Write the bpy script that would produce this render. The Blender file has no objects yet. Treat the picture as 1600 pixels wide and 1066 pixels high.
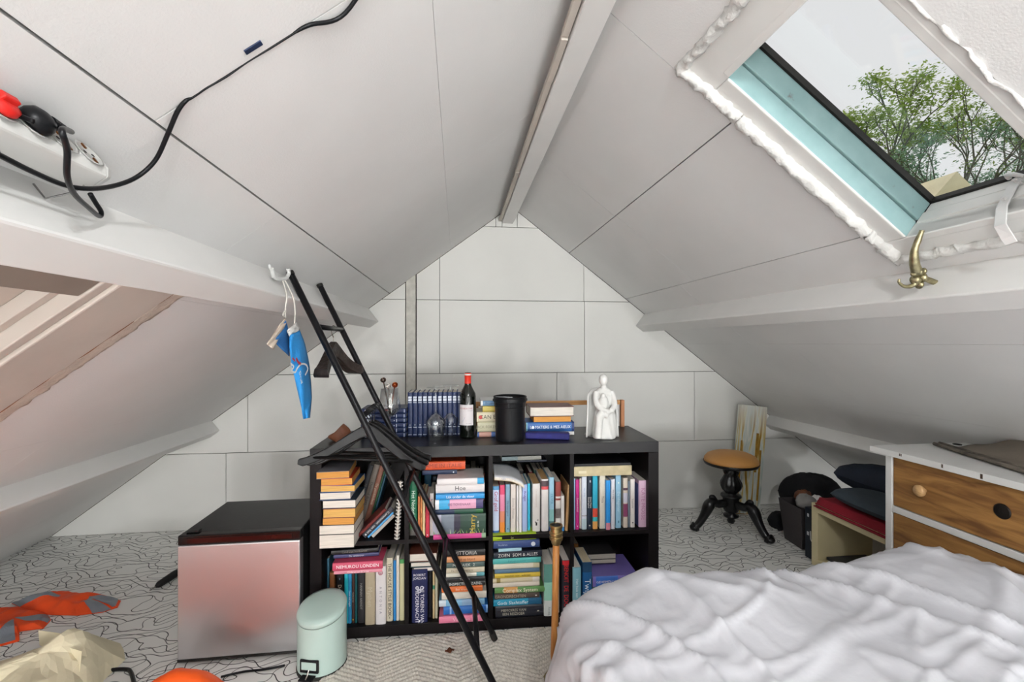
import bpy, bmesh, math, random
from mathutils import Vector, Matrix, Euler, noise

# ------------------------------------------------------------------ camera
SC = bpy.context.scene
COL = SC.collection
FOC, CX, HY, EYE = 711.0, 800.0, 536.0, 1.226      # focal length in px, centre, horizon, eye height (m)
YAW = math.atan(85.0 / FOC)
CS, SN = math.cos(YAW), math.sin(YAW)
cam_d = bpy.data.cameras.new('camera'); cam = bpy.data.objects.new('camera', cam_d); COL.objects.link(cam)
cam_d.sensor_width = 36.0; cam_d.lens = FOC / 1600.0 * 36.0
cam_d.shift_y = 3.0 / 1600.0; cam_d.clip_start = 0.02; cam_d.clip_end = 200
cam.location = (0, 0, EYE); cam.rotation_euler = (math.pi / 2, 0, -YAW)
SC.camera = cam

# ------------------------------------------------------------------ overcast sky
world = bpy.data.worlds.new('overcast_sky'); SC.world = world; world.use_nodes = True
_bg = world.node_tree.nodes['Background']
_bg.inputs[0].default_value = (0.985, 0.99, 1.0, 1); _bg.inputs[1].default_value = 0.80
SC.view_settings.view_transform = 'Standard'
try: SC.view_settings.look = 'None'
except Exception: pass
SC.view_settings.gamma = 1.0; SC.view_settings.use_curve_mapping = False
SC.view_settings.exposure = 0.08

def lamp(loc, watts, radius, col):
    l = bpy.data.lights.new('fill_light', 'POINT'); l.energy = watts; l.shadow_soft_size = radius; l.color = col
    o = bpy.data.objects.new('fill_light', l); COL.objects.link(o); o.location = loc; return o
FILL_LAMPS = [((1.6, -6.8, .5), 245.0, .16), ((.2, -6.8, .5), 245.0, .16), ((.35, -.6, 1.98), 44.0, .06), ((-1.2, -2.5, .5), 72.0, .12), ((2.0, -2.5, .5), 68.0, .12)]  # unseen fill lights, added to lift the brightness indoors
SC.cycles.diffuse_bounces = 4; SC.cycles.adaptive_threshold = .02; SC.cycles.max_bounces = 12

# ------------------------------------------------------------------ geometry of the view, only to read positions off known planes
def ray(px, py):
    x = (px - CX) / FOC
    return Vector((x * CS + SN, CS - x * SN, (HY - py) / FOC))
def atY(px, py, y):
    r = ray(px, py); return Vector((0, 0, EYE)) + r * (y / r.y)
def atX(px, py, x):
    r = ray(px, py); return Vector((0, 0, EYE)) + r * (x / r.x)
def atZ(px, py, z):
    r = ray(px, py); return Vector((0, 0, EYE)) + r * ((z - EYE) / r.z)

# roof frames: s = metres down the slope from the ridge line, y = along the room, d = metres outwards from the boarding
APX, APZ = 0.377, 2.195
def RR(s, y, d=0.0): return Vector((APX + .793 * s + .609 * d, y, APZ - .609 * s + .793 * d))
def LL(s, y, d=0.0): return Vector((APX - .8007 * s - .599 * d, y, APZ - .599 * s + .8007 * d))
def zL(x): return APZ - .748 * (APX - x)
def zR(x): return APZ - .768 * (x - APX)
YB, YF = 3.2, -8.0                                  # back wall, wall behind the camera

# ------------------------------------------------------------------ materials
_mats = {}
def srgb(h):
    if not isinstance(h, str): return tuple(h)
    h = h.lstrip('#'); v = [int(h[i:i + 2], 16) / 255 for i in (0, 2, 4)]
    return tuple(c / 12.92 if c <= .04045 else ((c + .055) / 1.055) ** 2.4 for c in v)
def mat(name, col, rough=.6, metal=0., var=.06, scale=8., bump=0., bscale=60., spec=.5, coat=0., trans=0., ior=1.45, emit=0.):
    if name in _mats: return _mats[name]
    m = bpy.data.materials.new(name); m.use_nodes = True
    nt = m.node_tree; b = nt.nodes['Principled BSDF']
    c = srgb(col)
    b.inputs['Roughness'].default_value = rough; b.inputs['Metallic'].default_value = metal
    b.inputs['Specular IOR Level'].default_value = spec
    b.inputs['Coat Weight'].default_value = coat
    b.inputs['Transmission Weight'].default_value = trans; b.inputs['IOR'].default_value = ior
    tc = nt.nodes.new('ShaderNodeTexCoord')
    if var > 0:
        n = nt.nodes.new('ShaderNodeTexNoise'); n.inputs['Scale'].default_value = scale; n.inputs['Detail'].default_value = 4
        nt.links.new(tc.outputs['Object'], n.inputs['Vector'])
        r = nt.nodes.new('ShaderNodeValToRGB')
        r.color_ramp.elements[0].position = .3; r.color_ramp.elements[1].position = .7
        r.color_ramp.elements[0].color = tuple(max(0, x * (1 - var)) for x in c) + (1,)
        r.color_ramp.elements[1].color = tuple(min(1, x * (1 + var)) for x in c) + (1,)
        nt.links.new(n.outputs['Fac'], r.inputs['Fac']); nt.links.new(r.outputs['Color'], b.inputs['Base Color'])
    else:
        b.inputs['Base Color'].default_value = c + (1,)
    if bump > 0:
        n2 = nt.nodes.new('ShaderNodeTexNoise'); n2.inputs['Scale'].default_value = bscale; n2.inputs['Detail'].default_value = 3
        nt.links.new(tc.outputs['Object'], n2.inputs['Vector'])
        bp = nt.nodes.new('ShaderNodeBump'); bp.inputs['Strength'].default_value = bump; bp.inputs['Distance'].default_value = .004
        nt.links.new(n2.outputs['Fac'], bp.inputs['Height']); nt.links.new(bp.outputs['Normal'], b.inputs['Normal'])
    if emit > 0:
        b.inputs['Emission Color'].default_value = c + (1,); b.inputs['Emission Strength'].default_value = emit
    _mats[name] = m
    return m
def cmat(h, rough=.45):                              # printed cover / paint of a plain colour
    return mat('print_' + h.lstrip('#') + ('' if rough == .45 else '_%d' % int(rough * 100)), h, rough, var=.05, scale=14)
def wood_mat(name, c1, c2, rough=.5, scale=6., axis=1, stretch=9.):
    if name in _mats: return _mats[name]
    m = bpy.data.materials.new(name); m.use_nodes = True; nt = m.node_tree; b = nt.nodes['Principled BSDF']
    tc = nt.nodes.new('ShaderNodeTexCoord'); mp = nt.nodes.new('ShaderNodeMapping')
    sc = [scale * stretch] * 3; sc[axis] = scale; mp.inputs['Scale'].default_value = sc
    n = nt.nodes.new('ShaderNodeTexNoise'); n.inputs['Scale'].default_value = 1.; n.inputs['Detail'].default_value = 6; n.inputs['Distortion'].default_value = 1.4
    r = nt.nodes.new('ShaderNodeValToRGB'); e = r.color_ramp.elements
    e[0].position = .32; e[1].position = .68; e[0].color = srgb(c1) + (1,); e[1].color = srgb(c2) + (1,)
    nt.links.new(tc.outputs['Object'], mp.inputs['Vector']); nt.links.new(mp.outputs['Vector'], n.inputs['Vector'])
    nt.links.new(n.outputs['Fac'], r.inputs['Fac']); nt.links.new(r.outputs['Color'], b.inputs['Base Color'])
    b.inputs['Roughness'].default_value = rough
    bp = nt.nodes.new('ShaderNodeBump'); bp.inputs['Strength'].default_value = .15; bp.inputs['Distance'].default_value = .002
    nt.links.new(n.outputs['Fac'], bp.inputs['Height']); nt.links.new(bp.outputs['Normal'], b.inputs['Normal'])
    _mats[name] = m; return m

# ------------------------------------------------------------------ mesh building
class MB:
    def __init__(s): s.v = []; s.f = []; s.m = []; s.mi = 0
    def add(s, vs, fs):
        o = len(s.v); s.v += [tuple(v) for v in vs]
        for f in fs: s.f.append(tuple(i + o for i in f)); s.m.append(s.mi)
        return s
    def box(s, x0, x1, y0, y1, z0, z1, M=None):
        vs = [Vector((x, y, z)) for z in (z0, z1) for y in (y0, y1) for x in (x0, x1)]
        if M is not None: vs = [M @ v for v in vs]
        return s.add(vs, [(0, 2, 3, 1), (4, 5, 7, 6), (0, 1, 5, 4), (2, 6, 7, 3), (0, 4, 6, 2), (1, 3, 7, 5)])
    def fbox(s, F, a0, a1, y0, y1, d0, d1):          # box in a roof frame
        vs = [F(a, y, d) for d in (d0, d1) for y in (y0, y1) for a in (a0, a1)]
        return s.add(vs, [(0, 2, 3, 1), (4, 5, 7, 6), (0, 1, 5, 4), (2, 6, 7, 3), (0, 4, 6, 2), (1, 3, 7, 5)])
    def prism(s, lo, hi):                            # two matching rings of points
        n = len(lo)
        s.add(list(lo) + list(hi), [tuple(range(n))[::-1], tuple(range(n, 2 * n))] + [(i, (i + 1) % n, n + (i + 1) % n, n + i) for i in range(n)])
        return s
    def ringslab(s, F, out, hole, d0, d1):           # rectangular slab with a rectangular hole, in a frame F(a, y, d)
        def c(r, d): return [F(r[0], r[2], d), F(r[1], r[2], d), F(r[1], r[3], d), F(r[0], r[3], d)]
        vs = c(out, d0) + c(hole, d0) + c(out, d1) + c(hole, d1); fs = []
        for i in range(4):
            j = (i + 1) % 4
            fs += [(i, j, 4 + j, 4 + i), (8 + i, 12 + i, 12 + j, 8 + j), (i, 8 + i, 8 + j, j), (4 + i, 4 + j, 12 + j, 12 + i)]
        return s.add(vs, fs)
    def tube(s, pts, r, n=8, caps=True, closed=False, up=None):
        pts = [Vector(p) for p in pts]; k = len(pts)
        rs = r if isinstance(r, (list, tuple)) else [r] * k
        T = []
        for i in range(k):
            a = pts[(i - 1) % k] if (closed or i > 0) else pts[i]; b = pts[(i + 1) % k] if (closed or i < k - 1) else pts[i]
            t = (b - a); T.append(t.normalized() if t.length > 1e-9 else Vector((0, 0, 1)))
        ref = Vector(up) if up else (Vector((0, 0, 1)) if abs(T[0].z) < .9 else Vector((1, 0, 0)))
        nrm = (ref - T[0] * ref.dot(T[0])).normalized(); vs = []
        for i in range(k):
            nrm = (nrm - T[i] * nrm.dot(T[i]))
            nrm = nrm.normalized() if nrm.length > 1e-6 else T[i].orthogonal().normalized()
            bn = T[i].cross(nrm)
            for j in range(n):
                a = 2 * math.pi * j / n
                vs.append(pts[i] + (nrm * math.cos(a) + bn * math.sin(a)) * rs[i])
        fs = []
        for i in range(k if closed else k - 1):
            for j in range(n):
                p, q = i * n, ((i + 1) % k) * n
                fs.append((p + j, p + (j + 1) % n, q + (j + 1) % n, q + j))
        if caps and not closed: fs += [tuple(range(n))[::-1], tuple(range((k - 1) * n, k * n))]
        return s.add(vs, fs)
    def ribbon(s, pts, w, t, up):                    # flat band along a path
        pts = [Vector(p) for p in pts]; vs = []; up = Vector(up)
        for i, p in enumerate(pts):
            a = pts[max(0, i - 1)]; b = pts[min(len(pts) - 1, i + 1)]; T = (b - a).normalized()
            side = T.cross(up).normalized(); nn = side.cross(T).normalized()
            vs += [p - side * w / 2 - nn * t / 2, p + side * w / 2 - nn * t / 2, p + side * w / 2 + nn * t / 2, p - side * w / 2 + nn * t / 2]
        fs = [(0, 3, 2, 1)]; k = len(pts)
        for i in range(k - 1):
            for j in range(4): fs.append((4 * i + j, 4 * i + (j + 1) % 4, 4 * i + 4 + (j + 1) % 4, 4 * i + 4 + j))
        fs.append((4 * k - 4, 4 * k - 3, 4 * k - 2, 4 * k - 1))
        return s.add(vs, fs)
    def lathe(s, prof, n=24, M=None, cap0=True, cap1=True, mod=None):
        vs = []
        for k, (r, z) in enumerate(prof):
            for j in range(n):
                a = 2 * math.pi * j / n; rr = r * (mod(a, k) if mod else 1)
                v = Vector((rr * math.cos(a), rr * math.sin(a), z)); vs.append(M @ v if M is not None else v)
        fs = []
        for k in range(len(prof) - 1):
            for j in range(n): fs.append((k * n + j, k * n + (j + 1) % n, (k + 1) * n + (j + 1) % n, (k + 1) * n + j))
        if cap0: fs.append(tuple(range(n))[::-1])
        if cap1: fs.append(tuple(range((len(prof) - 1) * n, len(prof) * n)))
        return s.add(vs, fs)
    def grid(s, fn, nu, nv, wrapu=False):
        vs = [fn(i / nu, j / nv) for j in range(nv + 1) for i in range(nu + (0 if wrapu else 1))]
        w = nu if wrapu else nu + 1; fs = []
        for j in range(nv):
            for i in range(nu):
                i2 = (i + 1) % w if wrapu else i + 1
                fs.append((j * w + i, j * w + i2, (j + 1) * w + i2, (j + 1) * w + i))
        return s.add(vs, fs)
    def build(s, name, m, parent=None, smooth=False, bevel=0., solid=0., subd=0, seg=2, **props):
        me = bpy.data.meshes.new(name); me.from_pydata(s.v, [], s.f)
        ms = m if isinstance(m, (list, tuple)) else [m]
        for x in ms: me.materials.append(x)
        if len(ms) > 1: me.polygons.foreach_set('material_index', s.m)
        bm = bmesh.new(); bm.from_mesh(me); bmesh.ops.recalc_face_normals(bm, faces=bm.faces); bm.to_mesh(me); bm.free()
        if smooth: me.shade_smooth()
        o = bpy.data.objects.new(name, me); COL.objects.link(o)
        if parent is not None: o.parent = parent
        if solid: md = o.modifiers.new('s', 'SOLIDIFY'); md.thickness = solid; md.offset = 0
        if subd: md = o.modifiers.new('d', 'SUBSURF'); md.levels = subd; md.render_levels = subd
        if bevel: md = o.modifiers.new('b', 'BEVEL'); md.width = bevel; md.segments = seg; md.limit_method = 'ANGLE'; md.angle_limit = math.radians(40)
        for k, v in props.items(): o[k] = v
        return o
def tag(o, label, cat, group=None, kind=None):
    o['label'] = label; o['category'] = cat
    if group: o['group'] = group
    if kind: o['kind'] = kind
    return o
def empty(name, loc=(0, 0, 0), rz=0., M=None):
    o = bpy.data.objects.new(name, None); COL.objects.link(o); o.empty_display_size = .05
    if M is not None: o.matrix_world = M
    else: o.location = loc; o.rotation_euler = (0, 0, rz)
    return o
def thing(name, label, cat, loc=(0, 0, 0), rz=0., group=None, M=None):
    return tag(empty(name, loc, rz, M), label, cat, group)
def bez(pts, n=8):                                   # smooth curve through points
    P = [Vector(p) for p in pts]; out = []
    for i in range(len(P) - 1):
        a, b, c, d = P[max(0, i - 1)], P[i], P[i + 1], P[min(len(P) - 1, i + 2)]
        for k in range(n):
            t = k / n
            out.append(.5 * ((2 * b) + (c - a) * t + (2 * a - 5 * b + 4 * c - d) * t * t + (3 * b - a - 3 * c + d) * t ** 3))
    out.append(P[-1]); return out
def text(body, size, m, parent, M, name='lettering', ext=.0002, fit=None):
    cu = bpy.data.curves.new(name, 'FONT'); cu.body = body; cu.size = size; cu.align_x = 'CENTER'; cu.align_y = 'CENTER'
    cu.extrude = ext; cu.resolution_u = 2; cu.materials.append(m)
    t = bpy.data.objects.new('t', cu); me = bpy.data.meshes.new_from_object(t); me.name = name
    bpy.data.objects.remove(t); bpy.data.curves.remove(cu)
    if not me.materials: me.materials.append(m)
    if fit and me.vertices:
        w = max(v.co.x for v in me.vertices) - min(v.co.x for v in me.vertices)
        if w > fit: me.transform(Matrix.Diagonal((fit / w, max(fit / w, .75) if fit / w > .5 else fit / w * 1.3, 1, 1)))
    o = bpy.data.objects.new(name, me); COL.objects.link(o); o.parent = parent; o.matrix_local = M
    return o
def frame(o, x, y, z): return Matrix(((x[0], y[0], z[0], o[0]), (x[1], y[1], z[1], o[1]), (x[2], y[2], z[2], o[2]), (0, 0, 0, 1)))
def fbm(p, oct=4):
    v = 0; a = 1
    for i in range(oct): v += a * noise.noise(p * (2 ** i)); a *= .5
    return v
rnd = random.Random(7)
# ================================================================== THE SHELL
M_board = mat('painted_insulation_board', '#e6e5e3', .75, var=.03, scale=2.5, bump=.12, bscale=230., spec=.3)
M_boardw = mat('painted_wall_board', '#e3e2dd', .7, var=.03, scale=2., bump=.12, bscale=120., spec=.3)
M_gap = mat('board_backing', '#2e2924', .9, var=.2)
M_beam = mat('white_beam_paint', '#e6e5e2', .55, var=.025, scale=5, bump=.12, bscale=25.)
M_white = mat('white_gloss_paint', '#e3e2de', .35, var=.03, bump=.1, bscale=30.)
M_foam = mat('white_foam_plaster', '#dcdbd7', .85, var=.05, bump=.6, bscale=120.)

def panel(parent, F, poly, d0=0., d1=.02, m=None, name='panel'):
    mb = MB(); mb.prism([F(a, y, d0) for a, y in poly], [F(a, y, d1) for a, y in poly])
    return mb.build(name, m or M_board, parent)
def inset(poly, g):                                  # shrink an axis-aligned polygon by per-side gap g
    k = len(poly); out = []
    area = sum(poly[i][0] * poly[(i + 1) % k][1] - poly[(i + 1) % k][0] * poly[i][1] for i in range(k))
    sg = 1 if area > 0 else -1
    L = []
    for i in range(k):
        (x0, y0), (x1, y1) = poly[i], poly[(i + 1) % k]; dx, dy = x1 - x0, y1 - y0; l = math.hypot(dx, dy)
        nx, ny = -dy / l * sg, dx / l * sg; gg = g(nx, ny) if callable(g) else g
        L.append((nx, ny, nx * x0 + ny * y0 + gg))
    for i in range(k):
        a, b = L[i - 1], L[i]; det = a[0] * b[1] - a[1] * b[0]
        out.append(((a[2] * b[1] - b[2] * a[1]) / det, (a[0] * b[2] - b[0] * a[2]) / det) if abs(det) > 1e-6 else poly[i])
    return out
def rect(a0, a1, y0, y1): return [(a0, y0), (a1, y0), (a1, y1), (a0, y1)]

HOLE = (.318, 1.18, .737, 1.213)                     # skylight opening in the right-hand slope
LHOLE = (1.42, 2.16, .62, 1.07)                      # skylight opening in the left-hand slope
roofR = MB().ringslab(RR, (-.05, 3.9, YF - .2, YB + .2), HOLE, .02, .15).build('ceiling', M_gap, kind='structure')
roofL = MB().ringslab(LL, (-.05, 3.9, YF - .2, YB + .2), LHOLE, .02, .15).build('ceiling', M_gap, kind='structure')
O, T_ = .0022, .0006                                 # half gaps: open joint, painted-over joint
def row(parent, F, a0, a1, cuts, g0, g1, gy):
    for i in range(len(cuts) - 1):
        panel(parent, F, inset(rect(a0, a1, cuts[i], cuts[i + 1]), lambda nx, ny: (g0 if nx > .5 else g1 if nx < -.5 else gy)))
# right slope
row(roofR, RR, .0, .53, [YF, -.77, .235], T_, O, T_)
panel(roofR, RR, inset([(0, .235), (.53, .235), (.53, HOLE[2]), (HOLE[0], HOLE[2]), (HOLE[0], HOLE[3]), (.53, HOLE[3]), (.53, 1.24), (0, 1.24)], .001))
row(roofR, RR, .0, .53, [1.24, 2.245, YB], T_, O, .0012)
row(roofR, RR, .53, 1.063, [YF, -.26, HOLE[2]], O, O, T_)
row(roofR, RR, .53, 1.063, [HOLE[3], 2.232, YB], O, O, .001)
panel(roofR, RR, inset([(1.063, -.2), (1.6, -.2), (1.6, 2.4), (1.063, 2.4), (1.063, HOLE[3]), (HOLE[1], HOLE[3]), (HOLE[1], HOLE[2]), (1.063, HOLE[2])], .0012))
row(roofR, RR, 1.063, 1.6, [YF, -.2], O, T_, T_); row(roofR, RR, 1.063, 1.6, [2.4, YB], O, T_, T_)
for k, (a, b) in enumerate([(1.6, 2.13), (2.13, 2.66), (2.66, 3.2), (3.2, 3.75)]):
    row(roofR, RR, a, b, [YF, -.4 + .3 * (k % 2), 1.0 + .4 * (k % 2), 2.1 + .3 * (k % 2), YB], .0004, .0004, .0004)
# left slope
row(roofL, LL, .0, .53, [YF, -.24, .76, 1.76, YB], T_, T_, T_)
row(roofL, LL, .53, 1.05, [YF, -.24, .76, YB], T_, O, .0016)
row(roofL, LL, 1.05, 1.42, [YF, -.6, .5, 1.26, 2.26, YB], O, T_, T_)
row(roofL, LL, 1.42, 2.16, [YF, -.3, LHOLE[2]], T_, T_, T_); row(roofL, LL, 1.42, 2.16, [LHOLE[3], YB], .0003, .0003, T_)
for k, (a, b) in enumerate([(2.16, 2.66), (2.66, 3.2), (3.2, 3.75)]):
    row(roofL, LL, a, b, [YF, .2 + .2 * (k % 2), 1.7 + .3 * (k % 2), YB], .0004, .0004, .0004)

# gable wall at the back, boards clipped by the two slopes
GP = [(-2.75, -.1), (3.45, -.1), (3.45, .0), (APX, APZ + .05), (-2.75, .0)]           # gable outline
wall = MB().prism([(x, YB + .02, z) for x, z in GP], [(x, YB + .2, z) for x, z in GP]).build('wall_back', M_gap, kind='structure')
def clip(poly, f):
    out = []
    for i in range(len(poly)):
        a, b = poly[i], poly[(i + 1) % len(poly)]; fa, fb = f(a), f(b)
        if fa >= 0: out.append(a)
        if (fa >= 0) != (fb >= 0):
            t = fa / (fa - fb); out.append((a[0] + (b[0] - a[0]) * t, a[1] + (b[1] - a[1]) * t))
    return out
def WB(a, z, d): return Vector((a, YB + d, z))
def wpanel(x0, x1, z0, z1, g=.002):
    p = clip(rect(x0 + g, x1 - g, z0 + g, z1 - g), lambda q: zL(q[0]) - q[1] - .004)
    if len(p) > 2: p = clip(p, lambda q: zR(q[0]) - q[1] - .004)
    q = []
    for v in p:
        if not q or math.hypot(v[0] - q[-1][0], v[1] - q[-1][1]) > .002: q.append(v)
    if len(q) > 2: panel(wall, WB, q, 0, .02, M_boardw)
for z0, z1, xs in [(0, .5, [-2.6, -1.515, -.49, .53, 2.19, 3.3]), (.5, 1.013, [-2.6, -1.38, -.357, ]), (.5, 1.013, [-.283, .706, 1.749, 3.3]),
                   (1.013, 1.525, [-2.6, -.357]), (1.013, 1.525, [-.283, -.124, .91, 3.3]), (1.525, 2.045, [-2.6, -.357]), (1.525, 2.045, [-.283, -.124, .904, 3.3]),
                   (2.045, 2.3, [0, .268, .312, .42, 1.])]:
    for i in range(len(xs) - 1): wpanel(xs[i], xs[i + 1], z0, z1)
# upright strip between the boards
M_strip = mat('weathered_strip_paint', '#c6c4bb', .8, var=.14, scale=20, bump=.5, bscale=30.)
st = MB().box(-.353, -.288, YB - .006, YB + .02, .5, 1.70)
st.build('trim_1', M_strip, kind='structure', bevel=.004)

# floor, wall behind the camera with a window added for light
def floor_mat():
    m = bpy.data.materials.new('squiggle_vinyl'); m.use_nodes = True; nt = m.node_tree; b = nt.nodes['Principled BSDF']
    N = nt.nodes.new; L = nt.links.new
    tc = N('ShaderNodeTexCoord'); sep = N('ShaderNodeSeparateXYZ'); L(tc.outputs['Object'], sep.inputs[0])
    def math_(op, a, b_=None, c=None):
        n = N('ShaderNodeMath'); n.operation = op
        for i, v in enumerate((a, b_, c)):
            if v is None: continue
            if isinstance(v, (int, float)): n.inputs[i].default_value = v
            else: L(v, n.inputs[i])
        return n.outputs[0]
    masks = []
    for k, (fx, fy, amp, sc, seed) in enumerate([(3., 16.0, 4.6, 8.6, 0.), (-4., 13.0, 4.8, 7.4, 7.3)]):
        def field(dx, dy):
            mp = N('ShaderNodeMapping'); mp.inputs['Location'].default_value = (seed + dx, seed * 2 + dy, seed); L(tc.outputs['Object'], mp.inputs['Vector'])
            no = N('ShaderNodeTexNoise'); no.inputs['Scale'].default_value = sc; no.inputs['Detail'].default_value = .6; L(mp.outputs['Vector'], no.inputs['Vector'])
            sp = N('ShaderNodeSeparateXYZ'); L(mp.outputs['Vector'], sp.inputs[0])
            return math_('ADD', math_('ADD', math_('MULTIPLY', sp.outputs[1], fy), math_('MULTIPLY', sp.outputs[0], fx)), math_('MULTIPLY', no.outputs['Fac'], amp))
        v = field(0, 0); e_ = .001
        gx = math_('SUBTRACT', field(e_, 0), v); gy = math_('SUBTRACT', field(0, e_), v)
        g = math_('DIVIDE', math_('SQRT', math_('ADD', math_('MULTIPLY', gx, gx), math_('MULTIPLY', gy, gy))), e_)     # slope of the field keeps the pen width even
        fr = math_('DIVIDE', math_('ABSOLUTE', math_('SUBTRACT', math_('FRACT', v), .5)), g)
        w = N('ShaderNodeMapRange'); w.inputs['From Min'].default_value = .0013; w.inputs['From Max'].default_value = .0024
        w.inputs['To Min'].default_value = 1; w.inputs['To Max'].default_value = 0
        L(fr, w.inputs['Value']); masks.append(w.outputs[0])
    mk = math_('MAXIMUM', masks[0], math_('MULTIPLY', masks[1], .8))
    mx = N('ShaderNodeMix'); mx.data_type = 'RGBA'; L(mk, mx.inputs[0])
    mx.inputs[6].default_value = srgb('#efeeea') + (1,); mx.inputs[7].default_value = srgb('#1d1c1b') + (1,)
    L(mx.outputs[2], b.inputs['Base Color']); b.inputs['Roughness'].default_value = .5
    return m
floor = MB().box(-3.0, 3.7, YF - .2, YB + .2, -.12, 0).build('floor', floor_mat(), kind='structure')
GW = (-.55, 1.3, .35, 1.65)                          # unseen gable window, added to bring in daylight: x0 x1 z0 z1
wf = MB().ringslab(lambda a, z, d: Vector((a, YF - d, z)), (-2.7, 3.4, -.1, 2.3), GW, 0, .2).build('wall_front', M_boardw, kind='structure')

def glass_mat():
    m = bpy.data.materials.new('window_glass'); m.use_nodes = True; nt = m.node_tree; nt.nodes.remove(nt.nodes['Principled BSDF'])
    t = nt.nodes.new('ShaderNodeBsdfTransparent'); t.inputs[0].default_value = (.985, .99, .99, 1)
    g = nt.nodes.new('ShaderNodeBsdfGlossy'); g.inputs['Roughness'].default_value = .03
    f = nt.nodes.new('ShaderNodeValue'); f.outputs[0].default_value = .04
    x = nt.nodes.new('ShaderNodeMixShader'); nt.links.new(f.outputs[0], x.inputs[0]); nt.links.new(t.outputs[0], x.inputs[1]); nt.links.new(g.outputs[0], x.inputs[2])
    nt.links.new(x.outputs[0], nt.nodes['Material Output'].inputs[0]); return m
M_glass = glass_mat()
w3 = empty('added_window_3', (.375, YF, .35)); w3['kind'] = 'structure'  # window added out of view to let in more daylight
def rel(o, parent): o.matrix_parent_inverse = Matrix.Translation(parent.location).inverted() if parent.rotation_euler.z == 0 else parent.matrix_basis.inverted(); return o
for a0, a1, z0, z1 in [(GW[0], GW[1], GW[2], GW[2] + .06), (GW[0], GW[1], GW[3] - .06, GW[3]), (GW[0], GW[0] + .06, GW[2], GW[3]), (GW[1] - .06, GW[1], GW[2], GW[3]), (.35, .40, GW[2], GW[3])]:
    rel(MB().box(a0, a1, YF - .12, YF - .05, z0, z1).build('frame', M_white, w3), w3)
rel(MB().box(GW[0] + .03, GW[1] - .03, YF - .09, YF - .086, GW[2] + .03, GW[3] - .03).build('pane', M_glass, w3), w3)
def portal(M, sx, sy):
    l = bpy.data.lights.new('daylight_portal', 'AREA'); l.shape = 'RECTANGLE'; l.size = sx; l.size_y = sy; l.cycles.is_portal = True
    o = bpy.data.objects.new('daylight_portal', l); COL.objects.link(o); o.matrix_world = M
portal(frame(((GW[0] + GW[1]) / 2, YF - .13, (GW[2] + GW[3]) / 2), (1, 0, 0), (0, 0, 1), (0, -1, 0)), GW[1] - GW[0], GW[3] - GW[2])
_c = RR((HOLE[0] + HOLE[1]) / 2, (HOLE[2] + HOLE[3]) / 2, .17)
portal(frame(_c, (.793, 0, -.609), (0, 1, 0), (.609, 0, .793)), HOLE[1] - HOLE[0], HOLE[3] - HOLE[2])

# beams
def beam(F, s0, s1, dep, name):
    return MB().fbox(F, s0, s1, YF, YB, -dep, .02).build(name, M_beam, bevel=.005, kind='structure')
beam(LL, 1.224, 1.30, .112, 'beam'); beam(RR, 1.24, 1.315, .112, 'beam')
beam(LL, 2.47, 2.545, .082, 'beam'); beam(RR, 2.49, 2.565, .082, 'beam')
MB().box(.312, .39, YF, YB, 2.07, 2.24).build('beam', M_beam, bevel=.005, kind='structure')
cr = empty('trim_2', (.3, 0, 2.09)); cr['kind'] = 'structure'
M_cond = mat('old_cable_cover_paint', '#c9c1b6', .6, var=.08, scale=6)
for y0, y1, dz in [(-1.5, .98, 0), (.985, 1.245, .003), (1.25, 1.46, -.002), (1.465, 2.25, .002), (2.255, 2.78, -.001), (2.785, 3.19, .003)]:
    rel(MB().box(.288, .3085, y0, y1, 2.078 + dz, 2.096 + dz).build('cable_cover', M_cond, cr, bevel=.002), cr)

# ---------------------------------------------------------------- the open skylight
M_teal = mat('worn_turquoise_paint', '#a9cccb', .5, var=.10, scale=9, bump=.2, bscale=20.)
def worn_teal():
    m = mat('worn_turquoise_wood', '#9dbdbd', .5, var=0); nt = m.node_tree; b = nt.nodes['Principled BSDF']
    tc = nt.nodes.new('ShaderNodeTexCoord'); n = nt.nodes.new('ShaderNodeTexNoise'); n.inputs['Scale'].default_value = 14; n.inputs['Detail'].default_value = 6
    r = nt.nodes.new('ShaderNodeValToRGB'); e = r.color_ramp.elements; e[0].position = .30; e[1].position = .345
    e[0].color = srgb('#77706a') + (1,); e[1].color = srgb('#8cadad') + (1,); x = e.new(.75); x.color = srgb('#9bbaba') + (1,)
    nt.links.new(tc.outputs['Object'], n.inputs['Vector']); nt.links.new(n.outputs['Fac'], r.inputs['Fac']); nt.links.new(r.outputs['Color'], b.inputs['Base Color']); return m
M_teal = worn_teal()
M_rub = mat('black_rubber', '#23221f', .6, var=.3, bump=.3)
w1 = empty('window_1'); w1['kind'] = 'structure'
S0, S1, Y0, Y1 = .43, 1.108, .778, 1.146             # clear opening
for a0, a1, y0, y1 in [(HOLE[0], S0, HOLE[2], HOLE[3]), (S1, HOLE[1], HOLE[2], HOLE[3]), (S0, S1, Y1, HOLE[3]), (S0, S1, HOLE[2], Y0)]:
    MB().fbox(RR, a0, a1, y0, y1, .004, .06).build('frame', M_white, w1, bevel=.004)
for d0, d1, ins in [(.008, .062, .0), (.067, .128, .0035)]:
    MB().fbox(RR, S0, S1, Y1 - .001 - ins, Y1 + .022, d0, d1).build('lining_board', M_teal, w1, bevel=.003)
for d0, d1, ins in [(.003, .05, .0), (.054, .092, .004), (.096, .128, .0)]:
    MB().fbox(RR, S1 - ins, S1 + .022, Y0 - .02, Y1 - .004, d0, d1).build('sill_board', M_white, w1, bevel=.003)
MB().fbox(RR, S0 - .022, S0, Y0 - .02, Y1 - .004, .003, .128).build('lining_board', M_white, w1, bevel=.003)
MB().fbox(RR, S0, S1, Y0 - .022, Y0, .003, .128).build('lining_board', M_white, w1, bevel=.003)
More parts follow.
